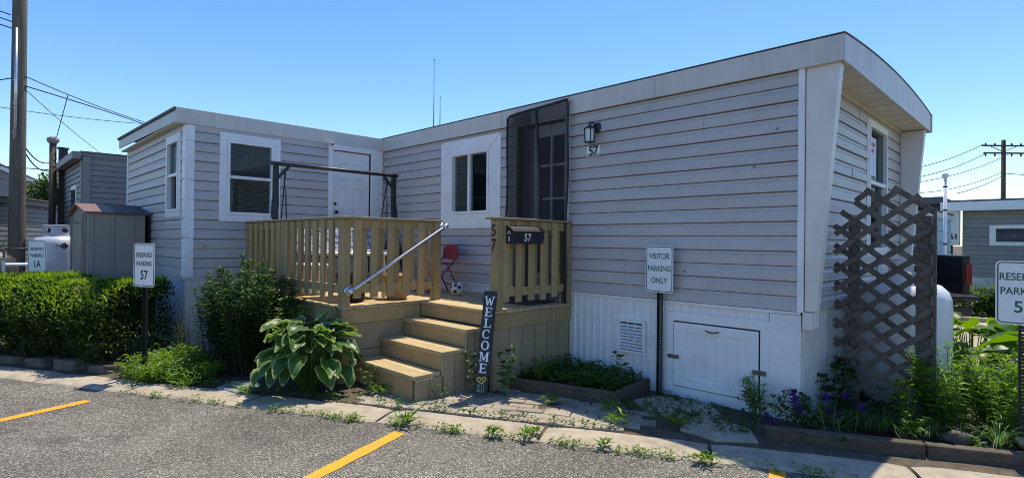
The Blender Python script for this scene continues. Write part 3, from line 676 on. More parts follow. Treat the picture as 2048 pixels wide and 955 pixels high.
sk = MB(); ribbed(sk, (-7.93, 2.015, 0), (0, 1, 0), (1, 0, 0), 2.85, -.02, ZA-.02, .1, depth=.006); sk.box(-7.94, -7.912, 2.0, 4.85, ZA-.028, ZA-.006); sk.build('side_skirting', M['skirt_old'], ext)
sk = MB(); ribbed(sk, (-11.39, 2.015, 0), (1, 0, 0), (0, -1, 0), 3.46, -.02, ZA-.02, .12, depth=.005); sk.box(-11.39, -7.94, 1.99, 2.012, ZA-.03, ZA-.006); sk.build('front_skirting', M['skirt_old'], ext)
f = MB(); f.box(-7.925, -7.897, 1.885, 4.85, ZE+.005, ZR); f.build('side_fascia', M['fascia'], ext, bevel=.003)
f = MB(); f.prism([(-11.5, 1.885, 3.0), (-7.928, 1.885, ZE+.02), (-7.928, 1.885, ZR-.035), (-11.5, 1.885, 3.135)], (0, 1, 0), .02); f.build('eave_fascia', M['fascia'], ext, bevel=.002)
f = MB(); f.prism([(-11.52, 1.865, 3.14), (-7.93, 1.865, ZR-.03), (-7.93, 1.865, ZR+.003), (-11.52, 1.865, 3.178)], (0, 1, 0), 3.0); f.build('roof', M['roof'], ext)
f = MB(); f.box(-11.45, -7.93, 1.905, 2.012, ZE+.016, ZE+.03); f.build('soffit', M['soffit'], ext)
window_unit(FA, *aw, .095, ext, mid='h', blinds='both', trim_n=.03, zm=2.304, label='sash window facing the deck with lowered blinds')
window_unit(FL, *lw, .075, ext, mid='h', blinds=None, trim_n=.028, zm=2.32, label='narrow dark sash window beside the shed')
d = MB(); FA.box(d, ad[0]-.075, ad[0], .0, .03, .8, 2.93); FA.box(d, ad[1], ad[1]+.09, 0, .03, .8, 2.93); FA.box(d, ad[1]+.092, ad[1]+.16, .0, .024, .8, 2.925); FA.box(d, ad[1]+.163, ad[1]+.21, .0, .02, .8, 2.92); FA.box(d, ad[0], ad[1], 0, .028, ad[3], 2.93)
d.build('door_frame', M['white'], ext, bevel=.004)
d = MB(); u0, u1 = ad[0]+.004, ad[1]-.012
ux = [u0, u0+.11, u0+.285, u0+.35, u0+.525, u1]; zx = [.81, 1.0, 1.5, 1.62, 2.28, 2.40, 2.66, 2.84]
FA.box(d, u0, u1, -.05, -.03, .81, 2.84)
for a, bb in ((0, 1), (2, 3), (4, 5)): FA.box(d, ux[a], ux[bb], -.03, -.016, .81, 2.84)
for a, bb in ((.81, 1.0), (1.5, 1.62), (2.28, 2.40), (2.66, 2.84)): 
    for q in ((1, 2), (3, 4)): FA.box(d, ux[q[0]], ux[q[1]], -.03, -.016, a, bb)
for a, bb in ((1.0, 1.5), (1.62, 2.28), (2.40, 2.66)):
    for q in ((1, 2), (3, 4)): FA.box(d, ux[q[0]]+.03, ux[q[1]]-.03, -.03, -.019, a+.03, bb-.03)
dd = d.build('panel_door', M['white'], ext, bevel=.006)
d = MB(); c = FA(u0+.05, -.02, 1.9); d.tube([c, c+Vector((.035, 0, 0)), c+Vector((.04, 0, 0)), c+Vector((.07, 0, 0)), c+Vector((.075, 0, 0))], [.011, .011, .026, .026, .01], 12); d.tube([FA(u0+.05, -.02, 2.03), FA(u0+.05, .0, 2.03)], .022, 12); d.build('door_knob', M['black'], dd)
d = MB(); FA.box(d, ad[1]-.01, ad[1], -.05, -.012, .8, 2.85); d.build('door_gap', M['dark'], dd)
cam_ = thing('security_camera', 'small white security camera with a black lens above the white panel door', 'camera', FA(3.95, .03, 2.93))
c = MB(); p0 = Vector(FA(3.95, .03, 2.925)); c.beam(p0, p0+Vector((.085, -.02, -.012)), .05, .05); c.build('body', M['white'], cam_, bevel=.008)
c = MB(); p1 = p0+Vector((.087, -.02, -.012)); c.tube([p1, p1+Vector((.012, -.003, -.002))], .018, 12); c.build('lens', M['black'], cam_)
# ------------------------------------------------------------------ deck
ZD = .795
deck = thing('wooden_deck', 'tan painted timber deck with slatted railings filling the corner of the home', 'deck', (-6.2, 3.8, 0))
row = (3.70-2.742)/7; b = MB()
k = 0
while 2.742+k*row < 4.84:
    y0 = 2.742+k*row; y1 = min(y0+row-.006, 4.885); xr = -3.945 if k >= 7 else -5.192; xr += jit(.006)
    cuts = [-7.9] + ([-5.9+jit(.5)] if k >= 7 else []) + [xr]
    for a, c in zip(cuts[:-1], cuts[1:]): b.box(a+.002, c-.002, y0, y1, ZD-.033+jit(.0015), ZD+jit(.002))
    k += 1
b.build('floor_boards', M['tread'], deck, bevel=.007)
b = MB(); b.box(-4.0, -3.962, 3.712, 4.885, .61, ZD-.036); b.box(-5.25, -5.208, 2.80, 3.71, .61, ZD-.036); b.box(-7.9, -5.252, 2.757, 2.795, .61, ZD-.036); b.box(-5.206, -4.002, 3.712, 3.75, .63, ZD-.036)
b.build('rim_board', M['deck'], deck, bevel=.003)
def grooved(mb, org, ud, nd, L, z0, z1, pitch, gap=.012, dep=.008):
    f = Fr(org, ud, nd); f.box(mb, 0, L, -.02, -.002, z0, z1); u = 0
    while u < L: f.box(mb, u+gap/2, min(u+pitch-gap/2, L), -.002, dep, z0+.001, z1-.001); u += pitch
b = MB(); grooved(b, (-3.985, 3.735, 0), (0, 1, 0), (1, 0, 0), 1.15, 0, .608, .19); b.box(-4.02, -3.966, 3.70, 3.733, 0, .608)
b.build('landing_skirt', M['deckside'], deck, bevel=.003)
b = MB(); b.box(-5.25, -5.222, 2.86, 3.72, .335, .606); b.box(-5.25, -5.226, 2.86, 3.72, 0, .329); b.build('side_skirt', M['deckside'], deck, bevel=.004)
b = MB(); grooved(b, (-7.9, 2.78, 0), (1, 0, 0), (0, -1, 0), 2.6, 0, .608, .19); b.build('front_skirt', M['deckside'], deck)
ZT = 1.692
def post(x, y, z0, z1=ZT, name='railing_post'):
    b = MB(); b.box(x-.046, x+.046, y-.046, y+.046, z0, z1); return b.build(name, M['deck'], deck, bevel=.005)
post(-5.253, 2.79, 0); post(-5.215, 3.925, ZD); p57 = post(-4.0, 3.765, ZD); post(-4.0, 4.825, ZD); post(-6.72, 2.79, ZD); post(-7.86, 2.79, ZD)
def rail_panel(org, ud, nd, L, offs, n_out=True, z0=.87):
    f = Fr(org, ud, nd); b = MB()
    f.box(b, 0, L, -.02, .018, 1.60, 1.69); f.box(b, 0, L, -.02, .018, .925, 1.012)
    for u in offs:
        if u+.09 <= L+.02: f.box(b, u, u+.088+jit(.003), .0185, .0375, z0+jit(.01), 1.688)
        ui = u+.1
        if ui+.088 <= L: f.box(b, ui, ui+.088, -.04, -.0205, z0+.05+jit(.01), 1.686)
    return b.build('railing_panel', M['deck'], deck, bevel=.003)
rail_panel((-5.222, 2.838, 0), (0, 1, 0), (1, 0, 0), 1.04, [.02+.2*i for i in range(6)])
rail_panel((-3.99, 3.812, 0), (0, 1, 0), (1, 0, 0), .965, [.0+.185*i for i in range(6)])
rail_panel((-6.672, 2.775, 0), (1, 0, 0), (0, -1, 0), 1.372, [.03+.19*i for i in range(8)])
rail_panel((-7.81, 2.775, 0), (1, 0, 0), (0, -1, 0), 1.042, [.02+.185*i for i in range(6)])
b = MB(); b.box(-5.305, -5.165, 2.722, 3.99, ZT+.002, ZT+.028); b.build('cap_rail', M['deckside'], deck, bevel=.005)
b = MB(); b.box(-7.9, -5.308, 2.722, 2.862, ZT+.003, ZT+.027); b.build('cap_rail', M['deckside'], deck, bevel=.005)
b = MB(); b.box(-4.07, -3.935, 3.665, 4.5, ZT+.002, ZT+.026); b.box(-4.068, -3.937, 4.503, 4.875, ZT+.002, ZT+.022); b.build('cap_rail', M['deckside'], deck, bevel=.005)
for ch, z in (('5', 1.585), ('7', 1.445)): text_mesh('post_number', ch, (-4.0, 3.7185, z), (1, 0, 0), (0, 0, 1), .118, M['ink'], deck, bold=.02, sx=.92)
# steps
st = thing('wooden_steps', 'three tan timber steps with boxed sides leading up to the deck', 'steps', (-4.65, 3.3, 0))
ys_ = (2.885, 3.18, 3.468); zs_ = (.255, .44, .62); XL, XR = -5.2, -4.115
for i, (y, z) in enumerate(zip(ys_, zs_)):
    b = MB(); yb = (ys_[i+1]+.018) if i < 2 else 3.708
    xr = XR+(.0 if i else -.03)
    ym = (y+yb)/2; b.box(XL, xr, y, ym-.002, z-.038, z); b.box(XL+.004, xr-.006, ym+.002, yb, z-.038, z-.001)
    b.build('tread', M['tread'], st, bevel=.006)
    b = MB(); zb = (zs_[i-1] if i else .02); b.box(XL+.002, xr-.045, y+.022, y+.042, zb+.001, z-.04); b.build('riser', M['deck'], st, bevel=.002)
b = MB()
for (y0, y1, zt) in ((2.93, 3.199, .215), (3.225, 3.487, .398), (3.513, 3.70, .578)):
    n = 2
    for q in range(n): b.box(-4.158, -4.138, y0+(y1-y0)*q/n+.003, y0+(y1-y0)*(q+1)/n-.003, 0.005, zt)
b.box(-4.175, -4.16, 2.93, 3.7, .005, .213); b.box(-4.175, -4.16, 3.222, 3.7, .213, .396); b.box(-4.175, -4.16, 3.51, 3.7, .396, .576)
b.box(-4.157, -4.134, 2.907, 2.927, .005, .214); b.box(-4.157, -4.134, 3.202, 3.222, .2, .397); b.box(-4.157, -4.134, 3.49, 3.51, .38, .577)
b.build('side_panel', M['deckside'], st, bevel=.002)
hr = thing('metal_handrail', 'silver pipe handrail sloping up beside the steps', 'handrail', (-5.13, 2.83, .95))
A, B = Vector((-5.13, 2.80, .955)), Vector((-5.11, 3.985, 1.645))
h = MB(); h.tube([A, A+(B-A)*.02, B-(B-A)*.02, B], .0175, 14); h.tube([A+(B-A)*.49, A+(B-A)*.5], .0185, 14); h.build('pipe', M['galv'], hr)
for q in (A, B):
    h = MB(); s0 = Vector((-5.187 if q is A else -5.167, q.y, q.z)); h.tube([s0-Vector((.02, 0, 0)), s0+Vector((.012, 0, 0))], .045, 16); h.tube([s0, s0+Vector((.045, 0, 0)), q], .019, 12); h.tube([q-(B-A)*.022, q+(B-A)*.022], .027, 14); h.build('flange', M['galv'], hr)
# mailbox
mb_ = thing('mailbox', 'long black mailbox hand lettered 57 on the landing railing', 'mailbox', (-3.9, 4.07, 1.45))
b = MB(); y0, y1 = 3.84, 4.30; P = [(-3.948, 1.458), (-3.86, 1.458), (-3.85, 1.58), (-3.875, 1.606), (-3.948, 1.63)]
b.prism([(x, y0, z) for x, z in P], (0, 1, 0), y1-y0); b.build('box', M['black'], mb_, bevel=.003)
b = MB(); b.prism([(x, y0-.006, z) for x, z in ((-3.845, 1.572), (-3.84, 1.582), (-3.872, 1.614), (-3.948, 1.638), (-3.948, 1.632), (-3.876, 1.607))], (0, 1, 0), y1-y0+.012); b.build('lid', M['bronze'], mb_)
text_mesh('lettering', '57', (-3.8549, 4.05, 1.52), (0, 1, 0), (.082, 0, 1), .075, M['paintwhite'], mb_, bold=.015, off=.003)
text_mesh('lettering', '5', (-3.902, 3.84, 1.505), (1, 0, 0), (0, 0, 1), .048, M['paintwhite'], mb_, bold=.012, off=.003)
l = MB()
l.beam((-3.925, 3.836, 1.55), (-3.905, 3.836, 1.583), .004, .009, (0, 1, 0)); l.beam((-3.905, 3.8362, 1.583), (-3.88, 3.8362, 1.55), .004, .009, (0, 1, 0)); l.build('arrow_mark', M['paintwhite'], mb_)
# ------------------------------------------------------------------ WELCOME board
wb = thing('welcome_board', 'tall black WELCOME board with painted sunflowers leaning on the landing corner', 'sign', (-3.85, 3.44, .05))
n_ = Vector((.5, -.866, .0)); rt_ = Vector((.866, .5, 0)); base = Vector((-3.86, 3.44, .05)); topc = Vector((-3.945, 3.64, .995)); up_ = (topc-base).normalized(); H_ = (topc-base).length
rt_ = (rt_-up_*rt_.dot(up_)).normalized(); nn_ = rt_.cross(up_).normalized()
b = MB(); b.obox((base+topc)/2, rt_, nn_, up_, .064, .011, H_/2); b.build('board', M['blackpaint'], wb, bevel=.003)
def glyph(ch):
    """slab-serif strokes in a unit box (x -0.5..0.5, y 0..1): list of quads"""
    B = lambda x0, y0, x1, y1: [(x0, y0), (x1, y0), (x1, y1), (x0, y1)]
    def D(x0, y0, x1, y1, w): 
        return [(x0-w/2, y0), (x0+w/2, y0), (x1+w/2, y1), (x1-w/2, y1)]
    def arc(a0, a1, rx, ry, w, n=14):
        o = []
        for i in range(n):
            t0, t1 = R(a0+(a1-a0)*i/n), R(a0+(a1-a0)*(i+1)/n); W_ = lambda t: w*(.45+.55*abs(math.cos(t)))
            f = lambda t, s: ((rx-s*W_(t))*math.cos(t), .5+(ry-s*w*.62)*math.sin(t)); o.append([f(t0, 0), f(t1, 0), f(t1, 1), f(t0, 1)])
        return o
    if ch == 'W': return [D(-.18, 0, -.4, 1, .16), D(-.18, 0, 0, .8, .1), D(.2, 0, 0, .8, .16), D(.2, 0, .4, 1, .1), B(-.52, .93, -.24, 1.0), B(.26, .93, .54, 1.0)]
    if ch == 'E': return [B(-.3, 0, -.1, 1), B(-.4, 0, .38, .1), B(-.4, .9, .36, 1), B(-.1, .45, .2, .55), B(.3, 0, .38, .28), B(.28, .74, .36, 1), B(.14, .36, .2, .64)]
    if ch == 'L': return [B(-.26, 0, -.06, 1), B(-.38, .92, .06, 1), B(-.38, 0, .38, .1), B(.3, 0, .38, .32)]
    if ch == 'C': return arc(48, 312, .44, .5, .2)+[B(.22, .68, .32, .95), B(.24, .1, .34, .22)]
    if ch == 'O': return arc(0, 360, .44, .5, .2, 22)
    if ch == 'M': return [B(-.38, 0, -.3, 1), B(.24, 0, .42, 1), D(0, .1, -.3, 1, .17), D(0, .1, .3, 1, .1), B(-.5, 0, -.18, .08), B(.14, 0, .52, .08), B(-.5, .92, -.26, 1), B(.26, .92, .52, 1)]
    return []
zc = H_-.06-.08
for ch in 'WELCOME':
    g = MB(); hh = .088; wid = .098 if ch in 'WM' else .094
    for i, q in enumerate(glyph(ch)):
        g.add([base+rt_*(x*wid)+up_*(zc+y*hh)+nn_*(.0118+.00005*i) for x, y in q], [(0, 1, 2, 3)])
    g.build('letter', M['paintwhite'], wb); zc -= .1055
g = MB()
for cx_, cz_ in ((-.025, .135), (.022, .142), (.0, .12)):
    for i in range(12):
        a = 2*math.pi*i/12; c0 = base+rt_*cx_+up_*cz_+nn_*.0122; d1 = rt_*math.cos(a)+up_*math.sin(a); d2 = rt_*-math.sin(a)+up_*math.cos(a)
        g.add([c0+d1*.008, c0+d1*.018+d2*.006, c0+d1*.028, c0+d1*.018-d2*.006], [(0, 1, 2, 3)])
g.build('sunflower_petals', M['sunflower'], wb)
g = MB()
for cx_, cz_ in ((-.025, .135), (.022, .142), (.0, .12)):
    c0 = base+rt_*cx_+up_*cz_+nn_*.0128; g.add([c0+(rt_*math.cos(i*math.pi/4)+up_*math.sin(i*math.pi/4))*.011 for i in range(8)], [tuple(range(8))])
g.build('sunflower_centres', M['ink'], wb)
g = MB()
for a, bq in ((-.04, -.01), (-.015, -.025), (.012, .0), (.03, .018), (.0, -.04)): 
    p0 = base+rt_*a+up_*.02+nn_*.0121; p1 = base+rt_*bq+up_*(.10+jit(.02))+nn_*.0121; sdv = rt_*.004; g.add([p0-sdv, p0+sdv, p1+sdv*.5, p1-sdv*.5], [(0, 1, 2, 3)])
g.build('painted_stems', M['plantpaint'], wb)
# ------------------------------------------------------------------ parking signs
def parking_sign(pos, nrm, ztop, lines, label, zb=.03, w=.305, h=.457, ink='signgreen', tilt=0):
    nrm = Vector((nrm[0], nrm[1], 0)).normalized(); right = Vector((-nrm.y, nrm.x, 0)); up = Vector((0, 0, 1))
    up = (up+right*tilt).normalized(); right = (right-up*right.dot(up)).normalized()
    t = thing('parking_sign', label, 'sign', (pos[0], pos[1], zb)); c = Vector((pos[0], pos[1], ztop-h/2))
    def rr(w, h, r, n=6):
        o = []
        for qx, qy, a in ((1, 1, 0), (-1, 1, 90), (-1, -1, 180), (1, -1, 270)):
            for i in range(n+1): t_ = R(a+90*i/n); o.append((qx*(w/2-r)+r*math.cos(t_), qy*(h/2-r)+r*math.sin(t_)))
        return o
    P = lambda q, d: c+right*q[0]+up*q[1]+nrm*d
    b = MB(); o1 = rr(w, h, .035); b.prism([P(q, -.002) for q in o1], nrm, .002); pl = b.build('plate', M['signwhite'], t)
    b = MB(); oa, ob = rr(w-.018, h-.018, .03), rr(w-.034, h-.034, .023); k = len(oa); b.add([P(q, .0006) for q in oa]+[P(q, .0006) for q in ob], [(i, (i+1) % k, k+(i+1) % k, k+i) for i in range(k)]); b.build('border', M[ink], pl)
    for body, y, hh, sx, bold, m in lines: text_mesh('lettering', body, P((0, y), .0005), right, up, hh, M[m], pl, bold=bold, sx=sx, off=.0006)
    for y in (h/2-.04, -h/2+.04): b = MB(); b.tube([P((0, y), -.001), P((0, y), .004)], .007, 10); b.build('bolt', M['chrome'], pl)
    b = MB(); pz = lambda u, d, z: Vector((pos[0], pos[1], 0))+right*u-nrm*d+up*(z); pz0 = zb; pz1 = ztop-.02
    for u in (-.0155, .0155): b.obox(pz(u, .032, (pz0+pz1)/2), right, nrm, up, .0075, .002, (pz1-pz0)/2)
    for u in (-.024, .024): b.obox(pz(u, .02, (pz0+pz1)/2), right, nrm, up, .002, .012, (pz1-pz0)/2)
    z = pz0; 
    while z < pz1-.02: b.obox(pz(0, .032, z+.0085), right, nrm, up, .008, .0019, .0085); z += .0254
    b.build('post', M['post'], t)
    return t
RP = lambda num, m: [('RESERVED', .105, .05, .74, .015, m), ('PARKING', .015, .05, .78, .015, m)]
parking_sign((-2.80, 4.80), (-.03, -1), 1.455, [('VISITOR', .125, .056, .82, .016, 'signgreen'), ('PARKING', .005, .056, .80, .016, 'signgreen'), ('ONLY', -.11, .056, .85, .016, 'signgreen')], 'white sign reading VISITOR PARKING ONLY on a black post beside the hatch', zb=.0, tilt=.0)
parking_sign((-6.84, 1.353), (.44, -.9), 1.42, RP('57', 'ink')+[('57', -.105, .098, .8, .022, 'ink')], 'white sign reading RESERVED PARKING 57 on a thin post before the hedge end', ink='ink')
parking_sign((-.222, 5.36), (.12, -1), 1.378, [('RESERVED', .115, .054, .80, .015, 'signgreen'), ('PARKING', .012, .054, .82, .015, 'signgreen'), ('59', -.1, .085, .95, .015, 'signgreen')], 'white sign reading RESERVED PARKING 59 standing by the flower bed at right')
parking_sign((-10.22, .743), (.575, -.82), 1.427, RP('1A', 'ink')+[('1A', -.105, .098, .8, .022, 'ink')], 'white sign reading RESERVED PARKING 1A half hidden behind the clipped hedge')
# ------------------------------------------------------------------ swing frame
sw = thing('porch_swing', 'dark grey metal porch swing frame standing on the deck before the white door', 'swing', (-7.2, 3.75, ZD))
SX = -7.22; zt = 2.455
b = MB(); b.tube([(SX, 2.80, zt), (SX, 4.70, zt)], .026, 12); b.build('top_beam', M['bronze'], sw)
for ye, sgn in ((2.86, 1), (4.63, -1)):
    b = MB(); b.beam((SX, ye, zt-.03), (SX, ye, 1.98), .06, .06, (1, 0, 0)); b.beam((SX, ye, 2.0), (SX+.02, ye-.02*sgn, 1.75), .07, .07, (1, 0, 0))
    b.beam((SX, ye, 1.8), (SX+.38, ye, ZD+.01), .05, .05, (1, 0, 0)); b.beam((SX, ye, 1.8), (SX-.38, ye, ZD+.01), .05, .05, (1, 0, 0))
    b.build('side_frame', M['bronze'], sw)
    b = MB(); b.beam((SX, ye+.03*sgn, zt-.18), (SX, ye+.17*sgn, zt-.025), .035, .035, (1, 0, 0)); b.build('corner_brace', M['bronze'], sw)
    yh = ye+.12*sgn
    b = MB(); b.tube([(SX, yh, zt-.08), (SX, yh, zt-.14)], .012); b.tube([(SX, yh, zt-.13), (SX+.06, yh+.02*sgn, 1.3)], .009); b.tube([(SX, yh, zt-.13), (SX-.19, yh+.02*sgn, 1.55)], .009); b.build('hanger', M['bronze'], sw)
b = MB(); b.box(SX-.22, SX+.26, 3.06, 4.43, 1.23, 1.27)
b.build('seat', M['bronze'], sw, bevel=.01)
b = MB(); b.box(SX-.17, SX+.25, 3.08, 4.41, 1.271, 1.34); b.build('seat_cushion', M['cushion'], sw, bevel=.025)
b = MB(); b.obox((SX-.24, 3.745, 1.46), (0, 1, 0), (1, 0, .25), (-.25, 0, 1), .66, .035, .2); b.build('back_cushion', M['cushion'], sw, bevel=.025)
# ------------------------------------------------------------------ things on the deck
ch = thing('folding_chair', 'red metal folding chair standing against the siding under the window', 'chair', (-5.98, 4.50, ZD)); ch.scale = (.92, .92, .92); ch.rotation_euler = (0, 0, math.atan2(-.98, -.2))
# local: +x is the way the chair faces
b = MB(); b.box(-.2, .2, -.2, .2, .40, .415); b.build('seat', M['red'], ch, bevel=.006, world=False)
b = MB(); n = 10; pts = []
for i in range(n+1): a = math.pi*i/n; pts.append((-.235-.03, .205*math.cos(a), .60+.09*math.sin(a)**.6))
poly = [(-.245, .205, .47)]+[(x, y, z) for x, y, z in pts]+[(-.245, -.205, .47)]
b.prism(poly, (1, 0, 0.1), .012); b.build('backrest', M['red'], ch, world=False)
for s in (-1, 1):
    b = MB(); b.tube([(-.25, .215*s, .66), (-.235, .215*s, .5), (.23, .215*s, 0)], .0125); b.build('front_leg', M['red'], ch, world=False)
    b = MB(); b.tube([(-.08, .195*s, .42), (-.3, .195*s, 0)], .0115); b.build('rear_leg', M['red'], ch, world=False)
b = MB(); b.tube([(-.255, -.195, .1), (-.255, .195, .1)], .009); b.tube([(.13, -.215, .1), (.13, .215, .1)], .009); b.build('crossbar', M['red'], ch, world=False)
ba = thing('football', 'white and black football resting on the deck boards beside the red chair', 'ball', (-5.40, 4.40, ZD))
b = MB(); n = 18; prof = [(.086*math.sin(math.pi*i/n), .086-.086*math.cos(math.pi*i/n)) for i in range(n+1)]; b.lathe(ba.location, prof, 28); b.build('shell', M['ball'], ba)
b = MB()
for dv in ((.5, -.7, -.3), (.85, -.3, .25), (-.2, -.9, .3), (.2, -.3, .93), (-.75, -.5, -.1), (.55, -.75, .6)):
    dv = Vector(dv).normalized(); a1 = dv.orthogonal().normalized(); a2 = dv.cross(a1); c0 = Vector(ba.location)+Vector((0, 0, .086))
    ring = [(a1*math.cos(i*2*math.pi/10)+a2*math.sin(i*2*math.pi/10))*(.034 if i % 2 else .018) for i in range(10)]
    b.add([c0+(dv*.086+r_).normalized()*.0872 for r_ in ring]+[c0+dv*.0874], [(i, (i+1) % 10, 10) for i in range(10)], 0, True)
b.build('dark_patches', M['ballblack'], ba)
b = MB(); b.box(-4.8, -4.08, 4.28, 4.74, ZD+.003, ZD+.016); tag(b.build('door_mat', M['mat_brown'], bevel=.004), 'dark brown door mat on the landing before the netted door', 'doormat')
tb = thing('patio_table', 'low white plastic table behind the slatted railing', 'table', (-6.05, 3.35, ZD))
b = MB(); b.box(-6.4, -5.7, 3.0, 3.65, ZD+.5, ZD+.535); b.build('tabletop', M['pvc'], tb, bevel=.012)
for x in (-6.33, -5.77):
    for y in (3.07, 3.58): b = MB(); b.beam((x, y, ZD+.003), (x+(.03 if x < -6 else -.03), y, ZD+.5), .05, .04, (0, 1, 0)); b.build('leg', M['pvc'], tb, bevel=.006)
tp = MB(); tp.lathe((-5.55, 3.62, ZD+.004), [(0, 0), (.11, 0), (.12, .02), (.165, .24), (.185, .245), (.185, .285), (.165, .285), (.155, .22), (0, .2)], 24); tag(tp.build('plant_pot', M['terracotta']), 'empty tan plastic pot on the deck behind the railing by the steps', 'plant pot')
tp = MB(); tp.lathe((-5.62, 3.08, ZD+.004), [(0, 0), (.13, 0), (.16, .26), (.175, .265), (.175, .3), (.15, .3), (.14, .05), (0, .04)], 24); tag(tp.build('bucket', M['rubber']), 'black tub on the deck behind the corner railing post', 'bucket')
cl = thing('storage_box', 'white lidded cool box on the deck behind the front railing', 'cool box', (-6.9, 3.1, ZD))
b = MB(); b.box(-7.0, -6.55, 2.95, 3.25, ZD+.003, ZD+.32); b.build('body', M['pvc'], cl, bevel=.02)
b = MB(); b.box(-7.02, -6.53, 2.93, 3.27, ZD+.322, ZD+.38); b.build('lid', M['paleblue'], cl, bevel=.02)
# ------------------------------------------------------------------ raised planter
pl = thing('planter_box', 'low raised planter of old timber boards against the white skirting', 'planter', (-3.4, 4.4, 0))
FLp, FRp, BRp, BLp = Vector((-3.86, 3.87, 0)), Vector((-2.87, 4.17, 0)), Vector((-2.94, 4.83, 0)), Vector((-3.93, 4.83, 0))
for a, bq, nm in ((FLp, FRp, 'front_board'), (FRp, BRp, 'side_board'), (BLp, FLp, 'side_board')):
    b = MB(); d = (bq-a).normalized(); b.beam(a-d*.02+Vector((0, 0, .065)), bq+d*.018+Vector((0, 0, .065)), .05, .15 if nm == 'front_board' else .145); b.build(nm, M['timber'], pl, bevel=.008)
b = MB(); b.prism([p+Vector((0, 0, .07)) for p in (FLp, FRp, BRp, BLp)], (0, 0, 1), .035); b.build('planter_soil', M['soil'], pl)
# ------------------------------------------------------------------ timber edging, rocks
def timber(a, b_, w, h, label):
    mb = MB(); mb.beam(a, b_, w, h); return tag(mb.build('edging_timber', M['timber'], bevel=.012), label, 'edging')
d = Vector((1.33, .66, 0)).normalized(); a = Vector((-1.62, 4.33, .04))
timber(a, a+d*1.02, .09, .13, 'dark timber edging below the purple flowers')
timber(a+d*1.03, a+d*2.6, .09, .13, 'dark timber edging in front of the leafy bed at right')
def rock(c, r, label, m='rock', sc=(1, .75, .55), group=None, seed=0):
    bpym = MB(); n = 12; k = 8; rn = random.Random(seed); ph = [rn.uniform(0, 6) for _ in range(6)]; vs = []; rot = rn.uniform(0, 3)
    for i in range(k+1):
        th = math.pi*i/k
        for j in range(n):
            f = 2*math.pi*j/n; w = 1+.16*math.sin(2*f+ph[0]+th)+.1*math.sin(3*f+ph[1]-2*th)+.09*math.sin(5*th+ph[2]+f)
            x, y, z = math.sin(th)*math.cos(f)*w*sc[0], math.sin(th)*math.sin(f)*w*sc[1], -math.cos(th)*w*sc[2]
            x, y = x*math.cos(rot)-y*math.sin(rot), x*math.sin(rot)+y*math.cos(rot)
            vs.append((c[0]+x*r, c[1]+y*r, c[2]+z*r))
    bpym.add(vs, [(i*n+j, i*n+(j+1) % n, (i+1)*n+(j+1) % n, (i+1)*n+j) for i in range(k) for j in range(n)], 0, True)
    return tag(bpym.build('rock', M[m]), label, 'rock', group)
GRK = 'stones edging the hedge'
def edging_stone(t, s, lx, ly, hz, label, m='rock', seed=0, yaw=0):
    rn = random.Random(seed); mb = MB(); pts = []
    for i in range(7):
        a_ = 2*math.pi*i/7+rn.uniform(-.25, .25); pts.append(((lx/2)*math.copysign(abs(math.cos(a_))**.6, math.cos(a_))*rn.uniform(.88, 1), (ly/2)*math.copysign(abs(math.sin(a_))**.6, math.sin(a_))*rn.uniform(.88, 1)))
    P3 = [K(t+x*math.cos(yaw)-y*math.sin(yaw), s+x*math.sin(yaw)+y*math.cos(yaw), hz*.8+rn.uniform(-.02, .02)) for x, y in pts]
    mb.prism(P3, (0, 0, -1), hz+.02); return tag(mb.build('edging_stone', M[m], bevel=.02), label, 'stone', GRK)
edging_stone(-3.05, .56, .36, .22, .12, 'block at the right end of the stone row under the hedge', 'rock', 3)
edging_stone(-3.45, .55, .36, .24, .135, 'second stone from the right under the hedge, with a sunlit top', 'rocktan', 4, .06)
edging_stone(-3.9, .54, .42, .25, .125, 'third stone from the right under the hedge', 'rock', 5, -.05)
edging_stone(-4.38, .54, .44, .26, .14, 'fourth stone from the right under the hedge', 'rock', 6, .04)
edging_stone(-4.86, .55, .40, .26, .13, 'fifth stone from the right under the hedge, in deep shade', 'rock', 7)
edging_stone(-5.32, .55, .42, .25, .12, 'leftmost dark stone under the hedge', 'rock', 8, .05)
rock((-.56, 5.14, .09), .10, 'brown rounded rock on the timber edging among the leafy plants', 'rock', (1.15, .6, .55), seed=12)
rock((-.16, 5.36, .09), .10, 'flat pale rock beside the post of sign 59', 'rocktan', (1.1, .8, .4), seed=15)
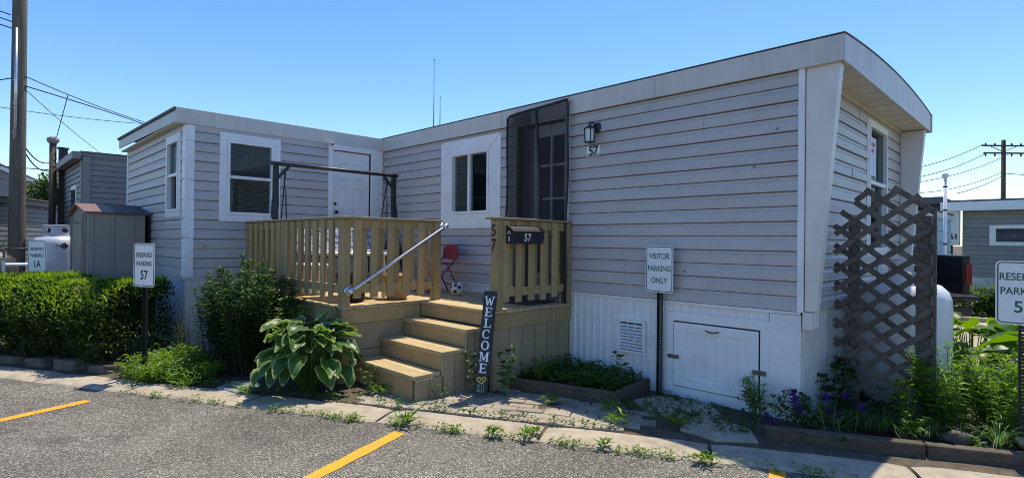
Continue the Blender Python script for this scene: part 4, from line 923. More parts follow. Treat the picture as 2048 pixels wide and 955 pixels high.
# ------------------------------------------------------------------ trellis and gas tank at the end wall
tr = thing('trellis_screen', 'weathered diagonal lattice screen with a cut corner in front of the white gas tank', 'trellis', (-1.1, 5.5, 0))
PO = [(-1.455, .2), (-.752, .16), (-.752, 1.765), (-.9, 1.93), (-1.16, 1.955), (-1.27, 1.9), (-1.455, 1.65)]
def clip_line(p, d, poly):
    ts = []
    for i in range(len(poly)):
        a_, b_ = poly[i], poly[(i+1) % len(poly)]; ex, ez = b_[0]-a_[0], b_[1]-a_[1]; den = d[0]*ez-d[1]*ex
        if abs(den) < 1e-9: continue
        t = ((a_[0]-p[0])*ez-(a_[1]-p[1])*ex)/den; u = ((a_[0]-p[0])*d[1]-(a_[1]-p[1])*d[0])/den
        if 0 <= u <= 1: ts.append(t)
    return (min(ts), max(ts)) if len(ts) >= 2 else None
for sg, yy, nm in ((1, 5.488, 'front_slats'), (-1, 5.5, 'back_slats')):
    b = MB(); an = R(38)
    for i in range(-14, 26):
        p = (-1.1, .164*i+.05); dd_ = (math.cos(an), sg*math.sin(an)); c = clip_line(p, dd_, PO)
        if not c or c[1]-c[0] < .06: continue
        t0, t1 = c[0]-abs(jit(.012)), c[1]+abs(jit(.012))
        if sg < 0: t0 -= .0 + (abs(jit(.07)) if p[1] > 1.2 else 0)
        A_ = Vector((p[0]+dd_[0]*t0, yy+jit(.001), p[1]+dd_[1]*t0)); B_ = Vector((p[0]+dd_[0]*t1, yy+jit(.001), p[1]+dd_[1]*t1)); b.beam(A_, B_, .009, .047, (0, 0, 1) if True else None)
    b.build(nm, M['lattice'], tr, bevel=.002)
b = MB(); b.box(-.757, -.738, 5.47, 5.52, .1, 1.775); b.build('edge_strip', M['lattice'], tr, bevel=.002)
for x, zt_ in ((-1.325, 1.68), (-.825, 1.72)):
    b = MB(); b.lathe((x, 5.56, 0), [(.045, -.02), (.047, zt_-.02), (.038, zt_), (0, zt_+.003)], 14) if x < -1 else b.box(x-.05, x+.05, 5.512, 5.6, 0, zt_); b.build('post', M['lattice'], tr)
def gas_tank(c, rad, H, label, tm='tank'):
    t = thing('gas_tank', label, 'gas tank', c); c = Vector(c); b = MB()
    b.lathe(c, [(0, .09), (rad*.5, .08), (rad*.86, .11), (rad*.97, .18), (rad, .26), (rad, H-.24), (rad*.985, H-.16), (rad*.92, H-.09), (rad*.78, H-.035), (rad*.55, H-.008), (rad*.25, H), (0, H)], 40); b.build('shell', M[tm], t)
    b = MB(); rc = rad*.52; n = 40; vs = []; z0, z1 = H-.02, H+.2
    def solid(a, z): # hand-holes
        f = (a % 90); return not (z0+.075 < z < z1-.05 and 22 < f < 68)
    zz_ = [z0, z0+.075, z0+.1, z1-.07, z1-.05, z1]
    for q in range(len(zz_)-1):
        for j in range(72):
            a0, a1 = j*5, j*5+5; hole = (q in (1, 2, 3)) and (20 < ((a0+2.5) % 90) < 70) and not (q in (1, 3) and not (25 < ((a0+2.5) % 90) < 65))
            if hole: continue
            for rr_ in (rc, rc-.008): b.add([c+Vector((rr_*math.cos(R(a)), rr_*math.sin(R(a)), z)) for a, z in ((a0, zz_[q]), (a1, zz_[q]), (a1, zz_[q+1]), (a0, zz_[q+1]))], [(0, 1, 2, 3)], 0, True)
    b.tube([c+Vector((rc*math.cos(R(a*10)), rc*math.sin(R(a*10)), z1)) for a in range(37)], .009, 6, cap=False); b.build('collar', M[tm], t)
    b = MB(); b.tube([c+Vector((0, 0, H-.01)), c+Vector((0, 0, H+.12))], .03, 12); b.tube([c+Vector((-.06, 0, H+.08)), c+Vector((.08, 0, H+.08))], .02, 10); b.tube([c+Vector((rc*.8, -rc*.95, H-.03)), c+Vector((rc*.8, -rc*.95, H+.05))], .012, 10); b.build('valve', M['chrome'], t)
    b = MB(); b.lathe(c, [(rad*.8, 0), (rad*.82, .0), (rad*.82, .13), (rad*.8, .13)], 32); b.build('foot_ring', M[tm], t)
    return t
gas_tank((-1.11, 6.3, .04), .385, 1.11, 'large white gas tank standing behind the lattice screen')
g2 = gas_tank((-14.06, 1.31, .10), .385, 1.4, 'gas tank with shade put into its grey colour and a dark diamond mark between the hedge and the shed', 'tank_shaded')
g = MB(); dirv = (Vector((0, 0, 0))-Vector((-14.06, 1.31, 0))).normalized(); sdv = Vector((-dirv.y, dirv.x, 0)); 
def on_t(u, z): 
    a = u/.385; return Vector((-14.06, 1.31, 0))+(dirv*math.cos(a)+sdv*math.sin(a))*.388+Vector((0, 0, z))
c0 = (.12, 1.30); g.add([on_t(c0[0]-.075, c0[1]), on_t(c0[0], c0[1]-.065), on_t(c0[0]+.075, c0[1]), on_t(c0[0], c0[1]+.065)], [(0, 1, 2, 3)]); g.add([on_t(-.2, 1.295), on_t(.03, 1.295), on_t(.03, 1.32), on_t(-.2, 1.32)], [(0, 1, 2, 3)]); g.add([on_t(-.17, 1.25), on_t(.0, 1.25), on_t(.0, 1.26), on_t(-.17, 1.26)], [(0, 1, 2, 3)])
g.build('tank_mark', M['logo'], g2)
gp = MB(); gp.obox((-1.19, 5.02, .12), (1, .02, 0), (0, 1, .12), (0, -.12, 1), .2, .003, .15); tag(gp.build('glass_sheet', M['glass_sheet']), 'loose sheet of glass leaning at the foot of the lattice screen', 'glass')
# ------------------------------------------------------------------ background, left
def simple_house(name, label, x0, x1, y0, y1, z0, ze, zr, sidm, over=.12, faces='yx', pitch=.125, fascia='fascia', cat='house', flat=True):
    t = thing(name, label, cat, ((x0+x1)/2, (y0+y1)/2, z0))
    b = MB()
    siding(b, (x0, y0, 0), (1, 0, 0), (0, -1, 0), x1-x0, z0, ze, pitch, style='lap'); siding(b, (x1, y0, 0), (0, 1, 0), (1, 0, 0), y1-y0, z0, ze, pitch, style='lap')
    b.box(x0, x0+.05, y0, y1, z0, ze); b.box(x0, x1, y1-.05, y1, z0, ze)
    b.build('wall', sidm, t)
    b = MB(); b.box(x0-over, x1+over, y0-over, y1+over, ze-.005, zr); b.build('fascia', M[fascia], t, bevel=.004)
    b = MB(); b.box(x0-over-.02, x1+over+.02, y0-over-.02, y1+over+.02, zr, zr+.04); b.build('roof', M['roof'], t)
    return t
br = simple_house('neighbour_house', 'dark taupe sided mobile home behind the metal shed', -19.5, -15.6, 1.9, 8, 0, 3.3, 3.36, M['siding_taupe'], fascia='siding_taupe', over=.04)
b = MB(); b.box(-15.72, -15.575, 1.86, 1.882, 0, 3.19); b.box(-15.583, -15.56, 1.884, 2.03, 0, 3.28); b.build('corner_trim', M['siding_taupe'], br)
b = MB(); b.box(-19.5, -15.53, 1.70, 1.858, 3.22, 3.38); b.build('eave', M['siding_taupe'], br)
b = MB(); b.box(-17.2, -16.4, 1.865, 1.89, 1.5, 2.7); w_ = b.build('window', M['white'], br); b = MB(); b.box(-17.1, -16.5, 1.855, 1.864, 1.6, 2.6); b.build('pane', M['dark'], w_)
# slate house: its long wall runs obliquely away to the right
dh = thing('neighbour_house', 'slate grey sided home under a low dark roof at the far left', 'house', (-19.5, 1.0, 0))
A_, B_ = Vector((-17.0, -.25, 0)), Vector((-21.75, 2.22, 0)); ud = (B_-A_).normalized(); nd = Vector((ud.y, -ud.x, 0)); nd = nd if nd.dot(-A_) > 0 else -nd
A_ = A_-ud*1.5; LL = (B_-A_).length
b = MB(); siding(b, A_, ud, nd, LL, 0, 2.32, .125, style='lap'); b.build('wall', M['siding_slate'], dh)
fr = Fr(A_, ud, nd); b = MB(); fr.box(b, -.3, LL+.15, -3.5, .12, 2.31, 2.45); b.build('fascia', M['siding_slate'], dh); b = MB(); fr.box(b, -.32, LL+.2, -3.5, .2, 2.452, 2.49); b.build('roof', M['roof'], dh)
# far gabled house
fh = thing('neighbour_house', 'distant pale gabled house behind the slate home at left', 'house', (-58, 2.5, 0))
yv = 1.9; b = MB(); b.prism([(-56, yv-3.5, 0), (-56, yv+3.2, 0), (-56, yv+3.2, 5.1), (-56, yv-.6, 6.9), (-56, yv-3.5, 5.2)], (-1, 0, 0), 8); b.build('wall', M['siding_grey'], fh)
b = MB(); b.prism([(-55.7, yv+3.5, 4.95), (-55.7, yv-.6, 6.95), (-55.7, yv-.6, 7.15), (-55.7, yv+3.5, 5.15)], (-1, 0, 0), 8.6); b.prism([(-55.7, yv-.6, 6.95), (-55.7, yv-4, 5.0), (-55.7, yv-4, 5.2), (-55.7, yv-.6, 7.15)], (-1, 0, 0), 8.6); b.build('roof', M['shingle'], fh)
b = MB(); b.prism([(-55.65, yv+3.5, 4.7), (-55.65, yv-.6, 6.7), (-55.65, yv-.6, 6.98), (-55.65, yv+3.5, 4.98)], (1, 0, 0), .05); b.build('gable_board', M['white'], fh)
# metal shed
sh = thing('metal_shed', 'small tan metal garden shed with a brown gabled roof beside the extension', 'shed', (-10.4, 1.75, 0))
x0, x1, y0, y1 = -11.35, -9.62, 1.24, 1.93; zw = 1.81; zp = 1.95; xm = (x0+x1)/2
def ribs(mb, f, L, z0, z1, p=.24): 
    f.box(mb, 0, L, -.02, 0, z0, z1); u = .02
    while u < L: f.box(mb, u, u+.035, 0, .012, z0, z1); u += p
b = MB(); ribs(b, Fr((x1, y0, 0), (0, 1, 0), (1, 0, 0)), y1-y0, 0, zw, .24); b.build('side_wall', M['shed'], sh)
b = MB(); f = Fr((x0, y0, 0), (1, 0, 0), (0, -1, 0)); f.box(b, 0, .25, -.02, 0, 0, zw); f.box(b, 1.1, x1-x0-.021, -.02, 0, 0, zw); f.box(b, .25, 1.1, -.02, 0, 1.7, zw)
for u in (.02, .12, 1.2, 1.32, 1.44, 1.56): f.box(b, u, u+.03, 0, .012, 0, zw)
b.prism([(x0, y0, zw), (x1-.021, y0, zw), (xm, y0, zp)], (0, 1, 0), .018); b.box(x0, x0+.02, y0, y1, 0, zw); b.box(x0, x1, y1-.02, y1, 0, zw); b.build('gable_wall', M['shed'], sh)
b = MB(); f.box(b, .26, 1.09, -.018, .004, .02, 1.69); dr_ = b.build('door', M['shed'], sh); b = MB(); f.box(b, .96, 1.05, .005, .012, .75, .95); b.build('handle', M['black'], dr_)
b = MB()
for sgn, xe in ((1, x1+.05), (-1, x0-.05)):
    ze_ = zw+.0; b.prism([(xm, y0-.06, zp+.012), (xe, y0-.06, ze_), (xe, y0-.06, ze_+.025), (xm, y0-.06, zp+.037)], (0, 1, 0), .36)
b.build('front_roof_panel', M['shedroof'], sh)
b = MB()
for sgn, xe in ((1, x1+.05), (-1, x0-.05)): b.prism([(xm, y0+.302, zp+.012), (xe, y0+.302, zw), (xe, y0+.302, zw+.022), (xm, y0+.302, zp+.034)], (0, 1, 0), y1-y0-.26)
b.build('rear_roof_panel', M['sheddark'], sh)
# power pole, conduit, cables
pp = thing('utility_pole', 'tall weathered wooden utility pole with a grey conduit at the left edge', 'utility pole', (-16.48, .85, 0))
b = MB(); b.lathe((-16.48, .85, 0), [(.155, -.3), (.15, 1), (.14, 3.5), (.13, 6), (.12, 9.5), (.0, 9.52)], 20); b.build('pole', M['bark'], pp)
b = MB(); cdir = (Vector((0, 0, 0))-Vector((-16.48, .85, 0))).normalized(); cs = Vector((-cdir.y, cdir.x, 0)); c0 = Vector((-16.48, .85, 0))+cdir*.17-cs*.0
c0 = Vector((-16.48, .85, 0))+cdir*.165+Vector((0, -.05, 0)); b.tube([c0+Vector((0, 0, 3.6)), c0+Vector((0, 0, 6.05))], .028, 10); 
for z in (3.75, 4.4, 4.9, 5.6): b.tube([c0+Vector((0, -.04, z)), c0+Vector((-.05, .05, z))], .012, 6)
b.build('conduit', M['galv'], pp)
b = MB()
for z, y in ((6.35, .55), (6.2, .6), (6.05, .62)): b.tube([(-16.45, y+.15, z), (-16.5, y-.1, z+.06), (-16.6, y-.45, z-.02)], .012, 6); b.lathe((-16.55, y-.25, z+.02), [(0, -.05), (.035, -.04), (.025, 0), (.035, .04), (0, .05)], 10)
b.build('service_drop', M['cable'], pp)
def cable(a, b_, sag, label, r=.011, n=18, group=None, name='power_cable'):
    a, b_ = Vector(a), Vector(b_); m = MB(); m.tube([a.lerp(b_, i/n)-Vector((0, 0, sag*4*(i/n)*(1-i/n))) for i in range(n+1)], r, 5); return tag(m.build(name, M['cable']), label, 'cable', group)
GC = 'overhead cables at left'
cable((-16.38, .94, 5.04), (-19.94, 4.03, 4.98), .06, 'upper of the two parallel cables running from the left pole down to the extension roof', group=GC)
cable((-16.38, .95, 4.82), (-20.0, 3.97, 4.94), -.02, 'lower of the two cables from the left pole towards the extension roof', group=GC, r=.014)
cable((-17.5, .25, 4.48), (-20.03, 3.94, 4.97), .05, 'level thin cable crossing behind the left pole at mid height', group=GC, r=.009)
cable((-16.38, .95, 4.75), (-22.24, 3.14, 4.23), .05, 'thin cable slanting down from the pole to the taupe house roof', group=GC, r=.008)
cable((-17.36, 1.8, 4.96), (-19.3, 1.75, 4.05), .0, 'short cable dropping to the domed meter mast', group=GC, r=.010)
cable((-16.45, .9, 3.6), (-18.95, 1.75, 3.55), .28, 'drooping cable from the conduit foot to the mast, upper one', group=GC, r=.014)
cable((-16.45, .9, 3.5), (-18.95, 1.75, 3.4), .34, 'drooping cable from the conduit foot to the mast, lower one', group=GC, r=.014)
cable((-26.5, -.8, 4.04), (-24.5, 3.6, 3.8), .08, 'low distant cable above the slate roof, upper one', group=GC, r=.016)
cable((-26.5, -.8, 3.64), (-24.5, 3.6, 3.31), .08, 'low distant cable above the slate roof, lower one', group=GC, r=.016)
cable((-16.67, -.6, 4.6), (-16.48, .8, 5.0), .05, 'short cable entering from the left frame edge to the pole', group=GC, r=.012)
for x, y, zt_, cap, lb in ((-18.85, 1.66, 3.95, True, 'dark service mast with a pale domed cap before the slate house'), (-18.75, 1.86, 3.80, False, 'square black post standing next to the domed service mast')):
    t = thing('service_mast', lb, 'post', (x, y, 0)); b = MB(); b.tube([(x, y, 0), (x, y, zt_)], .075, 12) if cap else b.box(x-.09, x+.09, y-.09, y+.09, 0, zt_); b.build('shaft', M['timber'] if cap else M['black'], t)
    b = MB(); b.lathe((x, y, zt_), [(.09, -.02), (.14, .04), (.125, .12), (.05, .16), (0, .165)] if cap else [(.13, -.01), (.13, .03), (0, .04)], 14); b.build('cap', M['capgrey'] if cap else M['black'], t)
    if not cap: b = MB(); b.box(x-.3, x+.14, y-.16, y-.09, 2.3, 2.75); b.build('meter_box', M['black'], t)
# covered motorbike-like heap and rail behind the hedge
tc = thing('covered_grill', 'black tarpaulin covered grill behind the hedge at the left edge', 'grill cover', (-14.1, .5, 0))
b = MB(); n = 16; vs = []; 
prof = [(0, 1.0, 1), (.3, 1.0, .96), (.7, .92, 1.02), (1.0, .78, 1.12), (1.12, .5, 1.14), (1.18, 0, 1)]
for z, r1, sc in prof:
    for j in range(n): a = 2*math.pi*j/n; k_ = 1+.07*math.sin(5*a+z*3); vs.append((-14.3+.42*r1*math.cos(a)*k_, .25+.62*r1*math.sin(a)*k_, z*(1+.06*math.sin(a+.5))))
b.add(vs, [(i*n+j, i*n+(j+1) % n, (i+1)*n+(j+1) % n, (i+1)*n+j) for i in range(len(prof)-1) for j in range(n)], 0, True); b.build('cover', M['tarp'], tc)
b = MB(); b.tube([(-14.35, .3, 1.12), (-14.3, .65, 1.26), (-14.25, .78, 1.22)], .014); b.tube([(-14.3, -.1, 1.15), (-14.3, .0, 1.3)], .012); b.build('handle', M['black'], tc)
rl = MB(); rl.beam((-12.6, -.9, 1.08), (-12.9, .55, 1.08), .05, .05); rl.beam((-12.87, .5, 0), (-12.87, .5, 1.05), .05, .05, (1, 0, 0)); rl.beam((-12.7, -.4, 0), (-12.7, -.4, 1.05), .05, .05, (1, 0, 0)); tag(rl.build('guard_rail', M['galv']), 'pale metal guard rail behind the hedge at the left edge', 'rail')
ty = thing('patio_chair', 'dark tubular patio chair partly hidden behind sign 1A and the hedge', 'chair', (-13.4, .75, 0))
b = MB(); b.box(-13.65, -13.2, .5, .95, .95, .99); b.build('seat', M['pvc'], ty, bevel=.01)
b = MB(); [b.tube([(x, y, 0), (x, y, .95)], .014) for x in (-13.62, -13.23) for y in (.53, .92)]; b.tube([(-13.62, .53, 1.25), (-13.62, .92, 1.25)], .014); b.tube([(-13.62, .53, .95), (-13.62, .53, 1.25)], .014); b.tube([(-13.62, .92, .95), (-13.62, .92, 1.25)], .014); b.build('frame', M['black'], ty)
# ------------------------------------------------------------------ roof aerials
for x, y, zt_, lb in ((-9.42, 7.0, 5.27, 'taller thin whip aerial above the mobile home roof'), (-9.36, 7.12, 4.5, 'shorter thin whip aerial above the mobile home roof')):
    b = MB(); b.tube([(x, y, 3.1), (x, y, 4.0), (x, y, zt_)], [.014, .009, .004], 6); b.tube([(x, y, zt_-.02), (x, y, zt_+.02)], .008, 6); tag(b.build('whip_aerial', M['cable']), lb, 'aerial')
# ------------------------------------------------------------------ background, right
lawn = MB(); lawn.box(-6, 30, 16.3, 24.1, -.235, -.205); tag(lawn.build('lawn', M['lawn']), kind='structure')
rd = MB(); rd.add([(-1.7, 9.6, -.2), (30, 9.6, -.2), (30, 16.0, -.2), (-7, 16.0, -.2), (-7, 11.2, -.2), (-1.7, 11.2, -.2)], [(0, 1, 2, 3, 4, 5)]); tag(rd.build('road', M['concrete']), kind='structure')
ke = MB(); ke.box(-7, 30, 16.0, 16.18, -.24, -.11); tag(ke.build('road_kerb', M['concrete'], bevel=.02), kind='structure')
h61 = thing('neighbour_house', 'grey mobile home numbered 61 beyond the road at right', 'house', (2, 26, -.2))
Y6 = 24.2; f6 = Fr((0, Y6, 0), (1, 0, 0), (0, -1, 0))
b = MB(); siding(b, (-2.55, Y6, 0), (1, 0, 0), (0, -1, 0), 14, .15, 2.5, .15, style='lap'); b.box(-2.55, 11.4, Y6+3.6, Y6+3.65, 0, 2.5); b.build('wall', M['siding_grey'], h61)
b = MB(); ribbed(b, (-2.55, Y6+.01, 0), (1, 0, 0), (0, -1, 0), 14, -.6, .15, .15); b.build('skirting', M['skirt_old'], h61)
b = MB(); b.box(-3.1, 11.6, Y6-.45, Y6-.42, 2.36, 2.66); b.box(-3.1, -3.06, Y6-.42, Y6+3.8, 2.36, 2.66); b.build('fascia', M['white'], h61)
b = MB(); b.box(-3.1, 11.6, Y6-.44, Y6+3.8, 2.67, 2.72); b.build('roof', M['roof'], h61)
b = MB(); b.box(-3.05, 11.6, Y6-.41, Y6, 2.42, 2.45); b.build('soffit', M['soffit'], h61)
b = MB(); b.prism([(-3.0, Y6-.3, 2.41), (-2.6, Y6-.3, 2.41), (-2.6, Y6-.3, 1.2), (-2.9, Y6-.3, 1.2)], (0, 1, 0), .29); b.build('wing_panel', M['fin'], h61)
text_mesh('house_number', '61', (-2.75, Y6-.31, 1.5), (1, 0, 0), (0, 0, 1), .19, M['ink'], h61, bold=.03)
b = MB(); f6.box(b, -1.85, .9, .016, .05, 1.2, 1.88); w_ = b.build('window', M['white'], h61, bevel=.01); b = MB(); f6.box(b, -1.68, -.95, .052, .056, 1.33, 1.76); f6.box(b, -.85, -.12, .052, .056, 1.33, 1.76); f6.box(b, -.02, .72, .052, .056, 1.33, 1.76); b.build('pane', M['dark'], w_)
b = MB()
for k in range(12): f6.box(b, -1.68, -.12, .057, .062, 1.34+k*.035, 1.355+k*.035)
b.build('blind', M['curtain'], w_)
rg = thing('neighbour_house', 'distant house with a grey shingled roof behind number 61', 'house', (0, 47, 0))
b = MB(); b.box(-2.4, 9, 44, 52, 0, 2.7); b.build('wall', M['siding_grey'], rg)
b = MB(); b.add([(-2.9, 43.6, 2.6), (9.5, 43.6, 2.6), (9.5, 48, 5.2), (-1.0, 48, 5.2), (-2.9, 52.4, 2.6), (9.5, 52.4, 2.6)], [(0, 1, 2, 3), (0, 3, 4), (3, 2, 5, 4)]); b.build('roof', M['shingle'], rg)
h61.location.z += .3
pb = simple_house('pale_trailer', 'pale blue trailer with a white band seen behind the lattice screen', -9, -2.55, 18.4, 21.5, -.2, 2.25, 2.4, M['paleblue'], cat='trailer', over=.06, pitch=.3, fascia='pvc')
b = MB(); b.box(-3.6, -2.6, 18.34, 18.38, 1.15, 1.25); b.box(-2.545, -2.525, 18.4, 21.5, 1.15, 1.25); b.build('band', M['pvc'], pb)
cpt = thing('carport', 'dark flat carport roof behind the pale blue trailer', 'carport', (-5, 26, 0))
b = MB(); b.box(-9, -3.2, 25, 29, 3.0, 3.25); b.build('roof', M['roof'], cpt)
for x in (-8.8, -3.4):
    for y in (25.2, 28.8): b = MB(); b.box(x-.06, x+.06, y-.06, y+.06, -.25, 3.0); b.build('post', M['black'], cpt)
b = MB(); b.box(-8.8, -3.4, 28.7, 28.76, -.25, 3.0); b.build('back_panel', M['siding_slate'], cpt)
# pick-up seen from behind with the tailgate down
TX0, TX1, TY, TG = -3.15, -1.18, 12.3, -.14
tk = thing('pickup_truck', 'black pickup truck parked with its tailgate down behind the gas tank', 'pickup truck', (TX1, TY, TG)); tk.rotation_euler = (0, 0, R(30))
b = MB(); z0, z1 = TG+.74, TG+1.46
for xa, xb in ((TX0, TX0+.12), (TX1-.12, TX1)):
    b.box(xa, xb, TY, TY+1.75, z0-.1, z1)
b.box(TX0+.12, TX1-.12, TY+.02, TY+1.75, z0, z0+.05); b.box(TX0+.12, TX1-.12, TY+1.68, TY+1.75, z0+.05, z1); b.build('bed', M['gloss_black'], tk, bevel=.04)
b = MB(); b.box(TX0+.13, TX1-.13, TY-.58, TY+.01, z0-.01, z0+.06); b.build('tailgate', M['gloss_black'], tk, bevel=.02)
b = MB(); b.box(TX0+.02, TX1-.02, TY-.12, TY-.01, TG+.42, TG+.58); b.build('bumper', M['black'], tk, bevel=.02)
for xa, xb in ((TX0-.01, TX0+.08), (TX1-.08, TX1+.01)): b = MB(); b.box(xa, xb, TY-.02, TY+.08, z1-.5, z1-.14); b.build('tail_light', M['redtail'], tk)
b = MB(); cx0, cx1 = TX0+.06, TX1-.06; b.add([(cx0, TY+1.8, z0-.1), (cx1, TY+1.8, z0-.1), (cx0, TY+1.8, z1), (cx1, TY+1.8, z1), (cx0+.12, TY+2.05, TG+1.86), (cx1-.12, TY+2.05, TG+1.86), (cx0+.12, TY+3.3, TG+1.86), (cx1-.12, TY+3.3, TG+1.86), (cx0, TY+4.0, z1), (cx1, TY+4.0, z1), (cx0, TY+5.3, z1-.12), (cx1, TY+5.3, z1-.12), (cx0, TY+5.4, z0-.2), (cx1, TY+5.4, z0-.2), (cx0, TY+1.8, z0-.2), (cx1, TY+1.8, z0-.2)],
    [(0, 1, 3, 2), (2, 3, 5, 4), (4, 5, 7, 6), (6, 7, 9, 8), (8, 9, 11, 10), (10, 11, 13, 12), (0, 2, 8, 10, 12, 14), (1, 15, 13, 11, 9, 3), (2, 4, 6, 8), (3, 9, 7, 5)]); b.build('cab', M['gloss_black'], tk)
b = MB(); b.add([(cx0+.25, TY+1.84, z1+.08), (cx1-.25, TY+1.84, z1+.08), (cx1-.3, TY+2.0, TG+1.74), (cx0+.3, TY+2.0, TG+1.74)], [(0, 1, 2, 3)]); b.build('rear_window', M['glass_sheet'], tk)
for x in (TX0+.02, TX1-.24):
    for y in (TY+.95, TY+4.4):
        b = MB(); b.tube([(x, y, TG+.38), (x+.22, y, TG+.38)], .38, 24); wv = b.build('wheel', M['rubber'], tk); b = MB(); b.tube([(x-.005, y, TG+.38), (x+.225, y, TG+.38)], .22, 16); b.build('rim', M['chrome'], wv)
fp = thing('flagpole', 'white jointed pole with a round cap behind the black pickup', 'pole', (-2.05, 16.42, -.2))
b = MB(); b.tube([(-2.05, 16.42, -.2), (-2.05, 16.42, 3.1)], .036, 10); b.build('shaft', M['pvc'], fp)
b = MB(); b.lathe((-2.05, 16.42, 3.1), [(0, -.02), (.06, -.01), (.065, .06), (.04, .1), (0, .11)], 12); b.build('cap', M['pvc'], fp); b = MB(); [b.tube([(-2.05, 16.42, z), (-2.05, 16.42, z+.04)], .044, 10) for z in (1.5, 2.3, 2.85)]; b.build('joint', M['black'], fp)
up_p = thing('utility_pole', 'distant dark utility pole with two crossarms above house 61', 'utility pole', (-5.0, 80, 0))
b = MB(); b.lathe((-5.0, 80, 0), [(.24, 0), (.2, 13), (0, 13.05)], 10); b.build('pole', M['timber'], up_p)
for z, l0, l1 in ((12.35, -2.3, 3.6), (11.55, -2.1, 3.6)):
    b = MB(); b.beam((-5+l0*.71, 79.7+l0*.71, z), (-5+l1*.71, 79.7+l1*.71, z), .12, .16); 
    for q in (-1.9, -.9, .9, 1.9, 3): b.lathe((-5+q*.71, 79.7+q*.71, z), [(.06, .0), (.09, .1), (.09, .2), (0, .32)] if z > 12 else [(.07, -.35), (.09, -.2), (.05, -.05), (0, 0)], 8)
    b.build('crossarm', M['timber'], up_p)
b = MB(); b.beam((-5, 79.8, 11.7), (-6, 78.8, 12.3), .06, .06); b.beam((-5, 79.8, 11.7), (-4, 80.8, 12.3), .06, .06); b.build('brace', M['timber'], up_p)
GR = 'overhead cables at right'
cable((-6.6, 78.4, 12.5), (-13, 45, 6.6), 1.0, 'uppermost cable running left from the distant crossarm', r=.035, group=GR)
cable((-6.4, 78.6, 11.5), (-13, 45, 6.1), 1.1, 'second cable running left from the distant crossarm', r=.035, group=GR)
cable((-4.6, 80, 11.4), (-13, 45, 5.9), 1.2, 'third cable running left from the distant crossarm', r=.03, group=GR)
cable((-5, 80, 9.6), (-10.5, 45, 5.2), .9, 'lower cable leaving the distant pole towards the trailer', r=.03, group=GR)
cable((-5, 80, 9.2), (-5.6, 50, 5.2), .2, 'short cable dropping steeply left from the distant pole', r=.03, group=GR)
cable((-5, 80, 9.4), (6, 86, 9.0), .3, 'cable running right from the distant pole to the frame edge', r=.04, group=GR)
b = MB(); b.tube([(-4.1, 30, 0), (-4.1, 30, 3.6)], .09, 8); tag(b.build('steel_post', M['black']), 'short black post tip seen beside the far wing panel of the home', 'post')
# ------------------------------------------------------------------ vegetation
def stems_plant(name, label, cat, c, nst, rx, ry, h, leafm, ll, lw, stemm='stem', node=.035, start=.25, lean=.25, per=3, top=True, group=None, hj=.3, up=.35, zfun=None, fold=.2):
    t = thing(name, label, cat, c, group); sm = MB(); lf = Leafy(); c = Vector(c)
    for i in range(nst):
        a = random.uniform(0, 2*math.pi); q = math.sqrt(random.random()); bx, by = math.cos(a)*q*rx, math.sin(a)*q*ry
        hh = h*(1-hj*random.random())*(1-.25*q); b0 = c+Vector((bx*.6, by*.6, 0)); tip = c+Vector((bx+lean*bx/rx*hh*.6+jit(.05), by+lean*by/ry*hh*.6+jit(.05), hh)); 
        pts = [b0.lerp(tip, k/4)+Vector((jit(.008), jit(.008), .03*math.sin(math.pi*k/4))) for k in range(5)]
        sm.tube(pts, [.0045, .004, .0035, .003, .002], 4, cap=False)
        L = (tip-b0).length; n = max(3, int(L*(1-start)/node)); ang = random.uniform(0, 6)
        for k in range(n):
            f = start+(1-start)*(k+.5)/n; p = b0.lerp(tip, f)
            for w in range(per):
                ang += 2.4; u_ = up+(.5 if f > .9 else 0)+jit(.25); d = Vector((math.cos(ang), math.sin(ang), u_))
                s = ll*(1-.45*abs(f-.55)/.55)*random.uniform(.75, 1.15); lf.add(p, d, s, lw*s/ll*random.uniform(.8, 1.2))
        if top:
            for w in range(7): ang += 2.4; lf.add(tip, (math.cos(ang), math.sin(ang), .8+jit(.3)), ll*.62, lw*.62)
    sm.build('stems', M[stemm], t); lf.build('leaves', M[leafm], t, fold, .22); return t
